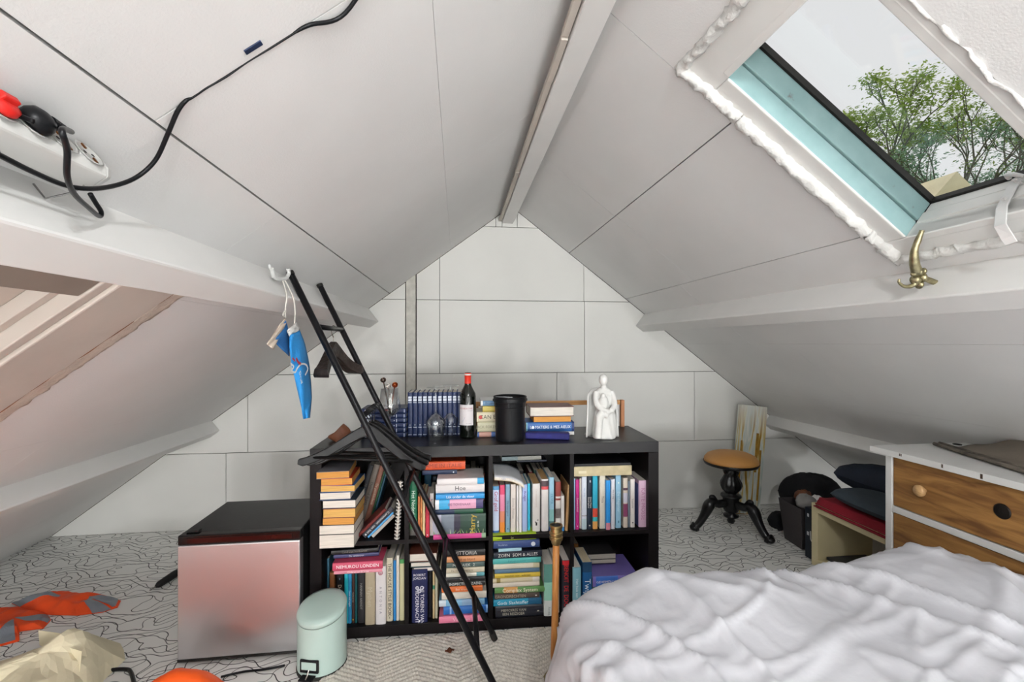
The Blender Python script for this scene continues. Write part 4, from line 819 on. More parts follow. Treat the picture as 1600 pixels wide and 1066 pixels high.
cloth('body', [(452, 525), (452, 538), (456, 572), (464, 606), (470, 632), (474, 655)], [(468, 516), (476, 536), (483, 568), (486, 602), (487, 622), (484, 653)], M_blue, pn)
cloth('white_band', [(448, 517), (452, 526)], [(463, 504), (469, 515)], M_wc, pn, .002, .006, 4)
cloth('flap', [(446, 499), (438, 512), (427, 533)], [(449, 510), (452, 530), (452, 557)], M_blue2, pn, -.014, .006)
cloth('flap_edge', [(445, 497), (432, 515), (417, 538)], [(448, 503), (440, 520), (427, 546)], mat('beige_cloth', '#d4c4b4', .8), pn, -.011, .004)
for pts in ([hp(441, 436), pp(448, 462), pp(446, 480), pp(446, 497)], [hp(444, 436), pp(457, 462), pp(461, 485), pp(460, 507)], [pp(446, 485), pp(442, 492), pp(447, 497)]):
    child(MB().tube(bez(pts, 6), .0022, 6), 'cord', M_cord, pn, smooth=True)
# emblem: a white swash with a red wedge and a scrawled word
def em(pts, w, m): child(MB().ribbon(bez([pp(x, y, .0175) for x, y in pts], 5), w, .001, (1, 0, 0)), 'emblem', m, pn)
M_ew = cmat('#e8e9ea')
em([(454, 568), (459, 573), (456, 579), (461, 582), (465, 575), (471, 569), (478, 570), (481, 577), (477, 586)], .006, M_ew)
em([(463, 560), (466, 566), (470, 569)], .009, cmat('#c22a3a')); em([(457, 560), (461, 564)], .006, cmat('#c22a3a'))
_t = text('Druif', .022, M_ew, pn, pn.matrix_basis.inverted() @ frame(pp(470, 590, .024), Vector((0, .45, -.89)), Vector((0, .89, .45)), (1, 0, 0)), name='emblem_lettering', fit=.055)

# ================================================================== POWER STRIP AND CABLES
ps = thing('power_strip', 'white power strip with round sockets along the roof beam', 'power strip', LL(1.2, .8, -.02))
A_s = 1.190                                          # strip lies on the boards just above the beam
def PS(a, y, b): return LL(A_s - a, y, -b)           # a: up the slope away from the beam, b: out from the boards
M_ps = mat('white_socket_plastic', '#d6d5d1', .35, var=.02)
sh = MB(); prof = [(.004, .001), (.046, .001), (.052, .012), (.052, .036), (.044, .048), (.008, .048), (.002, .040)]
sh.prism([PS(a, .20, b) for a, b in prof], [PS(a, .737, b) for a, b in prof])
child(sh, 'housing', M_ps, ps, bevel=.003)
child(MB().prism([PS(a, .7375, b) for a, b in prof], [PS(a * .8 + .005, .756, b * .8 + .001) for a, b in prof]), 'end_piece', M_ps, ps, bevel=.003)
ax, u1, u2 = (PS(1, 0, 0) - PS(0, 0, 0)), Vector((0, 1, 0)), (PS(0, 0, 1) - PS(0, 0, 0))
M_well = mat('socket_well', '#b9b8b4', .4, var=.02)
for i in range(6):
    y = .712 - i * .0435; c = PS(.0525, y, .024)
    so = child(MB().lathe([(.0185, .0), (.0205, .0016), (.0172, .0016), (.0165, .0004), (.0, .0003)], 26, frame(c, u1, u2, ax), cap0=False, cap1=False), 'socket', M_well, ps, smooth=True)
    for s_ in (-1, 1):
        p0 = c + u1 * (.007 * s_) + ax * .0003; MB().tube([p0, p0 + ax * .0006], .0024, 8).build('pin_hole', M_rub, so)
        child(MB().box(-.0015, .0015, -.004, .004, 0, .0022, frame(c + u2 * (.0125 * s_) + ax * .0004, u1, u2, ax)), 'earth_clip', mat('brass_clip', '#8a5a34', .3, 1.), ps)
M_rd, M_cb = mat('red_plug', '#c9221c', .4, var=.05), mat('black_cable', '#101114', .35, var=.1, spec=.3)
c = PS(.0545, .625, .024); pl = thing('plug', 'black angled plug in the power strip', 'plug', c)
child(MB().lathe([(.0165, 0), (.018, .003), (.018, .009), (.0135, .017), (.006, .020)], 20, frame(c, u1, u2, ax)), 'body', M_cb, pl, smooth=True)
for k in range(4): child(MB().lathe([(.0075 - .0006 * k, 0), (.0075 - .0006 * k, .0035)], 12, frame(c + ax * .013 + u1 * (.010 + .005 * k), u2, ax, u1)), 'strain_rib', M_cb, pl)
c2 = PS(.0545, .5815, .024); pl = thing('plug', 'red plug beside the black one in the power strip', 'plug', c2)
child(MB().lathe([(.0165, 0), (.018, .003), (.017, .009), (.010, .012)], 20, frame(c2, u1, u2, ax)), 'body', M_rd, pl, smooth=True)
child(MB().box(-.010, .010, -.005, .005, .010, .018, frame(c2, u1, u2, ax)), 'grip', M_rd, pl, bevel=.002)
def cable(label, pts, r=.0034, n=10, name='cable'):
    rs = r
    if isinstance(r, list):
        rs = []
        for i in range(len(r) - 1): rs += [r[i] + (r[i + 1] - r[i]) * k / 8 for k in range(8)]
        rs.append(r[-1])
    return tag(MB().tube(bez(pts, 8), rs, n).build(name, M_cb, smooth=True), label, 'cable')
def roofp(px, py, off): # point off metres in front of the left boards
    r = ray(px, py); nrm = Vector((-.748, 0, 1)); p0 = LL(0, 0, -off); t = (p0 - Vector((0, 0, EYE))).dot(nrm) / r.dot(nrm); return Vector((0, 0, EYE)) + r * t
pts = [(LL(.60, .70, -.006), .0034), (roofp(540, 20, .006), .0034), (roofp(484, 39, .004), .0033), (roofp(462, 50, .001), .0022)]
pts += [(LL(s_, .7600 + .0012 * math.sin(s_ * 90), -.0004), .0011 + .0006 * abs(math.sin(s_ * 57))) for s_ in (.80, .84, .88, .92, .955, .98)]
pts += [(roofp(290, 158, .003), .003), (roofp(277, 175, .006), .0034), (roofp(262, 210, .012), .0034), (roofp(243, 250, .02), .0034), (roofp(215, 276, .03), .0034), (roofp(180, 290, .045), .0034), (roofp(140, 295, .06), .0034), (roofp(100, 289, .062), .0034), (roofp(50, 268, .062), .0034), (roofp(0, 243, .062), .0034), (roofp(-60, 212, .06), .0034)]
cable('long black cable running from the power strip along the roof joint', [p for p, r in pts], [r for p, r in pts])
p0 = c + ax * .013 + u1 * .028
cable('black plug cable looping down in front of the beam', [p0, p0 + u1 * .012 + ax * .002, roofp(97, 203, .085), roofp(105, 235, .095), roofp(105, 275, .10), roofp(116, 303, .09), roofp(140, 326, .075), roofp(155, 338, .06), roofp(158, 331, .055), roofp(150, 318, .05), roofp(141, 303, .045)], .0034)
cable('short black cable above the power strip reaching the black plug', [roofp(-40, 158, .02), roofp(0, 170, .024), roofp(30, 181, .03), roofp(52, 190, .04)], .0032)
# staples that hold the strip
for i, y in enumerate((.722, .60)):
    tag(MB().tube([PS(.016, y, .049), PS(.016, y, .052), PS(-.006, y - .004, .05), PS(-.03, y - .012, .045), PS(-.03, y - .012, .02)], .0014, 6).build('cable_staple', mat('nail_steel', '#8f8e8c', .35, 1.)), ['bent nail holding the end of the power strip', 'bent nail holding the middle of the power strip'][i], 'nail', 'nails holding the power strip')
tag(MB().fbox(LL, .845, .875, .735, .745, -.002, .0).build('wall_plug', mat('dark_blue_plastic', '#1c2a4c', .5, var=.3, scale=60), bevel=.0008), 'small dark blue mark beside the roof joint and cable', 'wall plug')

# ================================================================== FRIDGE
fr = thing('mini_fridge', 'small black fridge with brushed silver door beside the bookcase', 'fridge', (-1.055, 1.862, 0), math.radians(.5))
M_fb = mat('black_fridge_shell', '#1c1c1c', .38, var=.3, scale=7, bump=.08)
def steel():
    m = mat('brushed_silver_door', '#cfcfd1', .32, .92, var=0); nt = m.node_tree; b = nt.nodes['Principled BSDF']
    tc = nt.nodes.new('ShaderNodeTexCoord'); mp = nt.nodes.new('ShaderNodeMapping'); mp.inputs['Scale'].default_value = (3, 3, 500)
    n = nt.nodes.new('ShaderNodeTexNoise'); n.inputs['Scale'].default_value = 1; bp = nt.nodes.new('ShaderNodeBump'); bp.inputs['Strength'].default_value = .06; bp.inputs['Distance'].default_value = .001
    nt.links.new(tc.outputs['Object'], mp.inputs[0]); nt.links.new(mp.outputs[0], n.inputs['Vector']); nt.links.new(n.outputs['Fac'], bp.inputs['Height']); nt.links.new(bp.outputs['Normal'], b.inputs['Normal']); return m
FW, FH = .443, .492
MB().box(.004, FW - .004, .048, .385, .012, FH - .006).build('cabinet', M_fb, fr, bevel=.004)
MB().box(0, FW, .035, .385, FH - .008, FH).build('top_plate', mat('scuffed_black_top', '#2b2a2b', .38), fr, bevel=.004)
MB().box(0, FW, 0, .042, .022, .455).build('door', steel(), fr, bevel=.005, seg=3)
MB().box(-.001, FW + .001, .004, .044, .455, FH).build('handle_strip', mat('glossy_black_plastic', '#101011', .12, var=.1), fr, bevel=.004)
MB().box(.03, FW - .03, .0005, .006, .462, .482).build('handle_recess', mat('painted_red_reflection', '#2a0c0b', .12, var=.3, scale=12), fr, bevel=.002)  # red reflections on the black strip, put into the colour
MB().box(.015, .06, .03, .055, FH, FH + .008).build('hinge_cover', M_fb, fr, bevel=.003)
MB().box(-.001, FW + .001, .002, .044, .012, .022).build('bottom_trim', M_rub, fr)
for x in (.03, FW - .03):
    for y in (.05, .35): MB().lathe([(.014, 0), (.014, .013)], 12, T(x, y, 0)).build('foot', M_rub, fr)
# ================================================================== PEDAL BIN
pb = thing('pedal_bin', 'small mint-green pedal bin with slanted lid beside the fridge', 'bin', (-.512, 1.808, 0), math.radians(-14))
M_mint = mat('mint_enamel', '#b7cdc5', .3, var=.03, coat=.2)
Rb = .088
MB().lathe([(.090, 0), (.0905, .012), (.088, .014)], 40).build('base_ring', M_rub, pb, smooth=False)
def binbody(u, v):
    a = 2 * math.pi * u; zt = .206 + .020 * math.sin(a); return Vector((Rb * math.cos(a), Rb * math.sin(a), .0135 + (zt - .0135) * v))
MB().grid(binbody, 48, 6, True).build('barrel', M_mint, pb, smooth=True)
def binlid(u, v):
    a = 2 * math.pi * u; zt = .2; r_ = [Rb, Rb + .0012, Rb + .0012, Rb * .97, Rb * .8, Rb * .45, .0001][min(6, int(v * 6 + .5))]; up = [0, .001, .016, .024, .029, .031, .032][min(6, int(v * 6 + .5))]
    return Vector((r_ * math.cos(a), r_ * math.sin(a), .208 + .020 * math.sin(a) * (r_ / Rb) + up * .8))
MB().grid(binlid, 48, 6, True).build('lid', M_mint, pb, smooth=True)
MB().box(-.036, .036, -.0915, -.083, .03, .078).build('pedal_surround', mat('black_plastic', '#17181b', .42), pb, bevel=.004)
MB().box(-.029, .029, -.0925, -.088, .042, .071).build('pedal_window', M_mint, pb, bevel=.004)
MB().box(-.026, .026, -.118, -.088, .018, .024).build('pedal', mat('black_plastic', '#17181b', .42), pb, bevel=.002)
MB().tube([(0, -.085, .05), (0, -.1, .03), (0, -.112, .022)], .003, 8).build('pedal_rod', M_chr, pb)
# ================================================================== LEFT FLOOR
M_or = mat('hi_vis_orange', '#f0511c', .6, var=.08, bump=.3, bscale=90.); M_rf = mat('reflective_grey', '#8b929b', .45, .2, var=.08)
def garment(px, py):
    return atZ(px, py, 0)
gv = thing('safety_vest', 'orange hi-vis vest with grey reflective bands crumpled on the patterned floor', 'vest', (-1.6, 1.9, 0))
def heap(OUT, ctr, hmax, seed, nu=96, nv=26, sharp=.5):
    P = bez(OUT + [OUT[0]], 10)[:-1]
    def fn(u, v):
        k = u * len(P); i = int(k) % len(P); f = k - int(k); e = P[i].lerp(P[(i + 1) % len(P)], f)
        q = ctr.lerp(e, 1 - v * .999); n = fbm(q * 7 + Vector((seed, 0, 0)), 3); n2 = 1 - abs(noise.noise(q * 11 + Vector((0, seed, 0)))) * 2
        h = hmax * (1 - (1 - v) ** 3) * (.55 + .35 * n + .35 * n2 * sharp)
        return Vector((q.x + .012 * n, q.y, max(.0015, h)))
    return fn
def fold(name, px, hmax, seed, sharp, bands):
    """one folded layer of the vest lying on the floor, with reflective tape that follows its surface"""
    P0 = [garment(*q) for q in px]; P = []
    for i in range(len(P0)):                          # straight creased edges
        for k in range(6): P.append(P0[i].lerp(P0[(i + 1) % len(P0)], k / 6))
    ctr = sum(P, Vector()) / len(P)
    def surf(u, v):
        k = u * len(P); i = int(k) % len(P); e = P[i].lerp(P[(i + 1) % len(P)], k - int(k)); q = ctr.lerp(e, 1 - v * .999)
        n = fbm(q * 8 + Vector((seed, 0, 0)), 3); n2 = 1 - abs(noise.noise(q * 10 + Vector((0, seed, 0)))) * 2.2
        return Vector((q.x, q.y, max(.002, hmax * (1 - (1 - v) ** 4) * (.6 + .3 * n + sharp * n2))))
    child(MB().grid(surf, 96, 24, True), name, M_or, gv, solid=.002)
    for a0, a1, v0, v1 in bands:
        child(MB().grid(lambda u, v: surf((a0 + (a1 - a0) * u) % 1., v0 + (v1 - v0) * v) + Vector((0, 0, .0028)), 14, 14), 'reflective_band', M_rf, gv, solid=.0015)
fold('lower_fold', [(-60, 965), (-5, 952), (30, 950), (72, 958), (80, 970), (68, 983), (30, 988), (30, 1003), (0, 1011), (-40, 1008)], .034, 3., .25, [(.34, .44, .02, .95), (.72, .84, .05, .9)])
fold('upper_fold', [(18, 944), (48, 936), (78, 934), (106, 927), (130, 933), (150, 931), (189, 940), (184, 950), (160, 958), (120, 963), (80, 962), (45, 957)], .050, 8., .3, [(.96, 1.06, .0, .8), (.50, .60, .05, .62), (.62, .70, .0, .5)])
# cream paper bag
pbag = thing('paper_bag', 'crumpled cream paper bag on the floor in front of the orange vest', 'bag', (-1.25, 1.55, 0))
M_pap = mat('cream_paper', '#ece2c2', .75, var=.05, bump=.15)
BC = atZ(55, 1085, 0); 
def bag(u, v):
    a = 2 * math.pi * u; d = Vector((math.cos(a), math.sin(a), 0)); R = .235 * (1 - .15 * math.sin(3 * a + 1)) 
    q = BC + d * R * (1 - v); cell = noise.voronoi(q * 6 + Vector((1.7, .3, 0)))[0]
    h = .15 * (1 - (1 - v) ** 2.6) * (.85 + .5 * (cell[1] - cell[0]) + .2 * noise.noise(q * 5))
    return Vector((q.x + .03 * noise.noise(q * 8), q.y + .03 * noise.noise(q * 8 + Vector((5, 0, 0))), max(.002, h)))
child(MB().grid(bag, 26, 8, True), 'sheet', M_pap, pbag, solid=.0012)
for a0, pts in enumerate([[(60, 985), (95, 990), (118, 1010), (92, 1030), (62, 1008)], [(95, 1008), (128, 1018), (125, 1050), (100, 1040)]]):
    pv = [atZ(x, y, .13 - .05 * (i > 1)) for i, (x, y) in enumerate(pts)]; cc = sum(pv, Vector()) / len(pv) + Vector((0, 0, -.02))
    child(MB().add(pv + [cc], [(i, (i + 1) % len(pv), len(pv)) for i in range(len(pv))]), 'folded_corner', M_pap, pbag, solid=.0012)
# orange cloth heap in front of the fridge
oc = [(-1.62, 1.36), (-1.40, 1.47), (-1.2, 1.50), (-1.04, 1.58), (-.96, 1.68), (-.86, 1.72), (-.76, 1.68), (-.67, 1.56), (-.58, 1.45), (-.53, 1.25), (-.53, .85), (-.55, .45), (-.65, .2), (-.95, .12), (-1.3, .2), (-1.6, .5), (-1.72, .9), (-1.7, 1.2)]
OC = [Vector((x, y, 0)) for x, y in oc]
e = tag(MB().grid(lambda u, v: (lambda q: q + Vector((0, 0, .14 * math.exp(-((q.x + .90) / .17) ** 2 - ((q.y - 1.59) / .085) ** 2))))(heap(OC, Vector((-.95, .9, 0)), .14, 9., 80, 24, .2)(u, v)), 110, 44, True).build('orange_overall', mat('orange_cloth', '#ff5f16', .6, var=.06, bump=.25, bscale=90.), smooth=True, solid=.003), 'bright orange overall heaped on the floor before the fridge', 'overall')
tag(MB().tube(bez([atZ(345, 1058, .008), atZ(380, 1050, .005), atZ(415, 1046, .005), atZ(445, 1040, .005)], 6), .004, 8).build('drawstring', M_cb, smooth=True), 'thin black cord on the floor between the orange overall and bin', 'cord')
tag(MB().tube(bez([atZ(130, 1085, .007), atZ(142, 1060, .007), atZ(165, 1049, .007), atZ(195, 1046, .007), atZ(205, 1052, .007), atZ(212, 1080, .007)], 8), .0068, 8).build('floor_cable', M_cb, smooth=True), 'thick black cable curving across the floor beside the paper bag', 'cable')
sp = thing('umbrella', 'folded black umbrella poking out beside the fridge', 'umbrella', atZ(262, 915, 0))
u0, u1 = atZ(243, 917, .018), atZ(300, 880, .03)
child(MB().tube([u0, u0.lerp(u1, .08), u0.lerp(u1, .5), u1], [.006, .016, .019, .012], 10), 'folded_canopy', mat('black_nylon', '#1b1a1b', .6, bump=.4), sp, smooth=True)
child(MB().tube([u0, u0 - (u1 - u0).normalized() * .03], .0035, 8), 'tip', M_chr, sp)
# rug
RX0, RX1, RY0, RY1 = -.50, .72, .55, 1.925
def rug(u, v):
    x, y = RX0 + (RX1 - RX0) * u, RY0 + (RY1 - RY0) * v
    zig = abs(((x / .30) % 1) - .5) * 2                    # zigzag rows
    ph = (y + .075 * zig) / .021
    h = .008 + .0045 * abs(math.sin(math.pi * ph)) + .0025 * math.sin((x + y * .3) * 2 * math.pi / .011) * abs(math.sin(math.pi * ph)) + .002 * noise.noise(Vector((x * 90, y * 90, 0)))
    ed = min(u * (RX1 - RX0), (1 - u) * (RX1 - RX0), v * (RY1 - RY0), (1 - v) * (RY1 - RY0)); h *= min(1, ed / .012) 
    return Vector((x + .004 * noise.noise(Vector((y * 30, 1, 0))) * (u in (0, 1)), y, max(.0008, h)))
M_rug = mat('cream_wool', '#e4ded3', .95, var=.12, scale=60, bump=.5, bscale=350., spec=.1)
tag(MB().grid(rug, 300, 330).build('rug', M_rug, smooth=True), 'cream woven zigzag rug in front of the bookcase', 'rug')
lf = atZ(702, 1018, .012)
tag(MB().grid(lambda u, v: lf + Vector(((u - .5) * .034 + .004 * v, (v - .5) * .03 * math.sin(math.pi * min(.97, u + .03)), .001 + .006 * math.sin(u * 5 + v * 3) ** 2)), 8, 5).build('dry_leaf', mat('brown_leaf', '#6a3a22', .8, var=.3), smooth=True, solid=.001), 'small curled brown dry leaf on the cream rug', 'leaf')
# ================================================================== STOOL
sl = thing('piano_stool', 'carved black piano stool with round tan leather seat', 'stool', (1.785, 2.80, 0), math.radians(14))
M_ebo = mat('black_carved_wood', '#0e0e10', .3, var=.2, bump=.1)
M_tan = mat('tan_leather', '#c08a4a', .5, var=.08, scale=5, bump=.15)
ZS = .435
MB().lathe([(.158, ZS + .004), (.166, ZS + .012), (.164, ZS + .030), (.146, ZS + .052), (.11, ZS + .068), (.055, ZS + .076), (.0, ZS + .078)], 48, cap0=True, cap1=False).build('seat', M_tan, sl, smooth=True)
MB().lathe([(.153, ZS - .008), (.165, ZS - .006), (.1675, ZS + .002), (.1675, ZS + .010), (.164, ZS + .012)], 48, cap1=False).build('seat_rim', M_ebo, sl, smooth=True)
ns = MB()
for i in range(56):
    a = 2 * math.pi * i / 56; ns.lathe([(.0032, -.001), (.0025, .002), (.0, .003)], 6, frame((.1675 * math.cos(a), .1675 * math.sin(a), ZS + .010), (-math.sin(a), math.cos(a), 0), (0, 0, 1), (math.cos(a), math.sin(a), 0)), cap0=False, cap1=False)
ns.build('seat_nails', mat('dark_nails', '#3a2c22', .4, .7), sl, kind='stuff')
fl = lambda a, k: 1 + (.10 * math.cos(8 * a) if 5 < k < 14 else 0)
MB().lathe([(.045, ZS - .008), (.045, ZS - .02), (.034, ZS - .03), (.032, ZS - .04), (.050, ZS - .052), (.036, ZS - .068), (.048, ZS - .095), (.064, ZS - .125), (.066, ZS - .145), (.056, ZS - .17), (.036, ZS - .19), (.034, ZS - .198), (.062, ZS - .205), (.066, ZS - .215), (.05, ZS - .228), (.046, ZS - .30), (.040, ZS - .315), (.022, ZS - .325), (.048, ZS - .338), (.046, ZS - .35), (.020, ZS - .362), (.026, ZS - .375), (.018, ZS - .392), (.0, ZS - .395)][::-1], 40, mod=lambda a, k: 1 + (.07 * math.cos(9 * a) if 13 <= k <= 19 else .05 * math.cos(12 * a) if 8 <= k <= 9 else 0)).build('column', M_ebo, sl, smooth=True)
for k in range(4):
    a = math.pi / 2 * k; MB().tube(bez([(.034, 0, ZS - .06), (.05, 0, ZS - .048), (.056, 0, ZS - .054), (.05, 0, ZS - .062)], 5), .006, 8).build('scroll', M_ebo, sl, smooth=True).rotation_euler.z = a
for k in range(3):
    a = math.radians([43, 163, 283][k])
    lg = empty('leg'); lg.parent = sl; lg.rotation_euler.z = a
    P = bez([(.035, 0, .175), (.085, 0, .170), (.125, 0, .182), (.150, 0, .160), (.175, 0, .110), (.205, 0, .060), (.232, 0, .030), (.252, 0, .022)], 6); n = len(P)
    MB().tube(P, [.026 + .010 * math.exp(-((i / n - .42) / .14) ** 2) - .011 * max(0, (i / n - .5)) + (.010 if i > n * .86 else 0) for i in range(n)], 12).build('knee', M_ebo, lg, smooth=True)
    MB().tube(bez([(.10, 0, .19), (.118, 0, .212), (.136, 0, .215), (.14, 0, .200)], 5), [.012, .012, .013, .013, .014, .015, .016, .016, .016, .015, .014, .013, .012, .011, .010, .009], 10).build('scroll', M_ebo, lg, smooth=True)
    MB().grid(lambda u, v: Vector((.252 + .026 * math.sin(math.pi * v) * math.cos(2 * math.pi * u), .030 * math.sin(math.pi * v) * math.sin(2 * math.pi * u), .021 - .021 * math.cos(math.pi * v))), 14, 8, True).build('paw', M_ebo, lg, smooth=True)
# ================================================================== CANVAS
def canvas_mat():
    m = mat('abstract_paint', '#d9d9d2', .6, var=0); nt = m.node_tree; b = nt.nodes['Principled BSDF']; N = nt.nodes.new; L = nt.links.new
    tc = N('ShaderNodeTexCoord'); mp = N('ShaderNodeMapping'); mp.inputs['Scale'].default_value = (26, 26, 2.2); n = N('ShaderNodeTexNoise'); n.inputs['Scale'].default_value = 1; n.inputs['Detail'].default_value = 5; n.inputs['Distortion'].default_value = .5
    r = N('ShaderNodeValToRGB'); e = r.color_ramp.elements; e[0].position = .36; e[0].color = srgb('#8f6a24') + (1,); e[1].position = .42; e[1].color = srgb('#b79040') + (1,)
    for p, c in [(.45, '#cfc48c'), (.48, '#d9dad4'), (.53, '#b9c6c0'), (.57, '#dedcd2'), (.62, '#a9b8b4'), (.68, '#c2a45c'), (.75, '#ddd9c4')]: x = e.new(p); x.color = srgb(c) + (1,)
    L(tc.outputs['Object'], mp.inputs[0]); L(mp.outputs[0], n.inputs['Vector']); L(n.outputs['Fac'], r.inputs['Fac'])
    sp = N('ShaderNodeSeparateXYZ'); L(tc.outputs['Object'], sp.inputs[0]); mr = N('ShaderNodeMapRange'); mr.inputs['From Min'].default_value = .56; mr.inputs['From Max'].default_value = .80; L(sp.outputs[2], mr.inputs[0])
    mx = N('ShaderNodeMix'); mx.data_type = 'RGBA'; L(mr.outputs[0], mx.inputs[0]); L(r.outputs[0], mx.inputs[6]); mx.inputs[7].default_value = srgb('#dcdcd4') + (1,)
    L(mx.outputs[2], b.inputs['Base Color']); bp = N('ShaderNodeBump'); bp.inputs['Strength'].default_value = .4; bp.inputs['Distance'].default_value = .003; L(n.outputs['Fac'], bp.inputs['Height']); L(bp.outputs['Normal'], b.inputs['Normal']); return m
b0 = atZ(1160, 800, 0); b1 = atZ(1195, 812, 0)
cb = Vector((2.06, 3.03, .0)); 
cv = thing('painting', 'narrow abstract canvas with gold and white streaks leaning at the wall', 'painting', M=Matrix.Translation(cb) @ RZ(math.radians(2)) @ Matrix.Rotation(math.radians(-2.3), 4, 'X') @ Matrix.Rotation(math.radians(6.5), 4, 'Y'))
MB().box(-.115, .095, 0, .04, .004, .775).build('canvas', canvas_mat(), cv, bevel=.003)
MB().box(-.115, .095, .001, .039, 0, .0039).build('bottom_edge', mat('bare_tan_edge', '#b78a50', .7), cv)
for a, b_, z0, z1, x in [(-.1, -.085, .12, .52, 0), (.02, .04, .3, .58, 1), (.055, .07, .1, .46, 0)]:
    MB().box(a, b_, -.003, 0, z0, z1).build('impasto_streak', mat('gold_impasto', '#a67c2c', .5, .1, var=.3, scale=25, bump=.9, bscale=40.), cv, bevel=.002)
# ================================================================== DRESSER
DX, DY0, DY1, DZ = 1.735, .72, 1.665, .797
dr = thing('dresser', 'white-painted dresser with bare wooden drawer fronts under the slope', 'dresser', (DX, DY0, 0))
M_dw = mat('chipped_white_paint', '#dddcd9', .45, var=.03, bump=.1); M_dwood = wood_mat('bare_pine_drawer', '#6b4522', '#a87a42', .6, 4, 1, 8)
def D(x0, x1, y0, y1, z0, z1, name, m=None, par=None, bev=.002, **k):
    o = MB().box(x0, x1, y0, y1, z0, z1).build(name, m or M_dw, par or dr, bevel=bev, **k); o.matrix_parent_inverse = dr.matrix_basis.inverted(); return o
D(DX - .022, 2.172, DY0 - .03, DY1 + .05, DZ - .024, DZ, 'top')
D(DX, DX + .02, DY0, DY0 + .035, 0, DZ - .024, 'stile'); D(DX, DX + .02, DY1 - .028, DY1, 0, DZ - .024, 'stile')
D(DX + .02, 2.15, DY1 - .02, DY1, 0, DZ - .024, 'side_panel'); D(DX + .02, 2.15, DY0, DY0 + .02, 0, DZ - .024, 'side_panel'); D(2.14, 2.15, DY0 + .02, DY1 - .02, .05, DZ - .024, 'back_or_shade_panel')
zz = [(.575, .770), (.352, .545), (.130, .322)]
for z0, z1 in [(.547, .572), (.324, .349), (.10, .127)]: D(DX, DX + .02, DY0 + .035, DY1 - .028, z0, z1, 'rail')
for i, (z0, z1) in enumerate(zz):
    dw = D(DX + .004, DX + .02, DY0 + .038, DY1 - .031, z0, z1, 'drawer', M_dwood)
    for yy, st_ in ((DY1 - .155, 0), (DY0 + .545, 1), (DY0 + .15, 0)):
        if st_ == 0:
            mb = MB().lathe([(.008, 0), (.007, .008), (.010, .013), (.0205, .018), (.0215, .026), (.017, .033), (.0, .035)], 24, frame((DX + .004, yy, (z0 + z1) / 2), (0, 1, 0), (0, 0, 1), (-1, 0, 0)), cap1=False); nm, mm = 'knob', wood_mat('pale_knob', '#b08a5c', '#c49c6c', .5, 20)
        else:
            mb = MB().lathe([(.024, 0), (.0245, .002), (.020, .004), (.012, .003), (.006, .006), (.0, .006)], 24, frame((DX + .004, yy, (z0 + z1) / 2 + .012), (0, 1, 0), (0, 0, 1), (-1, 0, 0)), cap1=False); nm, mm = 'keyhole_plate', mat('dark_iron', '#2b2623', .4, .6)
        o = mb.build(nm, mm, dr, smooth=True); o.matrix_parent_inverse = dr.matrix_basis.inverted()
        o.parent = dw; o.matrix_parent_inverse = Matrix.Identity(4)
for k in range(12):
    yy = rnd.uniform(DY0 + .1, DY1 + .03); D(DX - .0224, DX - .0218, yy, yy + rnd.uniform(.003, .008), DZ - rnd.uniform(.006, .022), DZ - .003, 'paint_chip', mat('chip_brown', '#4a3a2e', .8), None, 0)
bd = thing('folded_canvas', 'grey-brown folded canvas with dark battens lying on the dresser', 'canvas', (1.9, 1.3, DZ))
M_drift = mat('grey_brown_canvas', '#7c7266', .85, var=.15, scale=7, bump=.4, bscale=40.)
def sheet(u, v):
    a, b_ = Vector((1.965, 1.64, 0)).lerp(Vector((1.74, .98, 0)), v), Vector((2.135, 1.585, 0)).lerp(Vector((2.13, .98, 0)), v)
    p = a.lerp(b_, u); h = .004 + .055 * max(0, u - .35) * math.exp(-((v - .22) / .2) ** 2) * 1.6 + .012 * max(0, noise.noise(Vector((p.x * 12, p.y * 12, 3))))
    return Vector((p.x, p.y, DZ + h + .002))
o = MB().grid(sheet, 24, 36).build('cloth', M_drift, bd, smooth=True, solid=.003); o.matrix_parent_inverse = bd.matrix_basis.inverted()
M_bat = wood_mat('driftwood', '#4a433c', '#857b6e', .85, 6, 1, 6)
for dx, z_, r_ in ((-.012, .011, .008), (.012, .014, .006)):
    o = MB().tube([(1.975 + dx, 1.665, DZ + z_), (1.86 + dx, 1.32, DZ + z_), (1.745 + dx, .98, DZ + z_)], r_, 8).build('batten', M_bat, bd, smooth=True); o.matrix_parent_inverse = bd.matrix_basis.inverted()
o = MB().tube([(1.99 + .012 * math.cos(t), 1.60 + .014 * math.sin(t), DZ + .022) for t in [i * .7 for i in range(9)]], .002, 6, closed=True).build('cord_loop', M_rub, bd); o.matrix_parent_inverse = bd.matrix_basis.inverted()
# ================================================================== LOW SHELF WITH CUSHIONS
ls = thing('low_shelf', 'low pale birch-edged shelf unit behind the dresser', 'shelf', (1.95, 1.70, 0))
M_bir = mat('birch_edge', '#d8cba2', .55, var=.05); M_ws = mat('white_shelf', '#cfcdc6', .5, var=.03)
SX, SY0, SY1, SZ = 1.95, 1.70, 2.31, .343
def S(x0, x1, y0, y1, z0, z1, n, m): o = MB().box(x0, x1, y0, y1, z0, z1).build(n, m, ls, bevel=.001); o.matrix_parent_inverse = ls.matrix_basis.inverted()
S(SX, SX + .35, SY0, SY1, SZ - .045, SZ, 'top', M_bir); S(SX, SX + .35, SY0, SY1, 0, .04, 'bottom', M_bir)
S(SX, SX + .35, SY1 - .045, SY1, .04, SZ - .045, 'side', M_bir); S(SX, SX + .35, SY0, SY0 + .045, .04, SZ - .045, 'side', M_bir); S(SX + .33, SX + .35, SY0 + .045, SY1 - .045, .04, SZ - .045, 'back', M_ws)
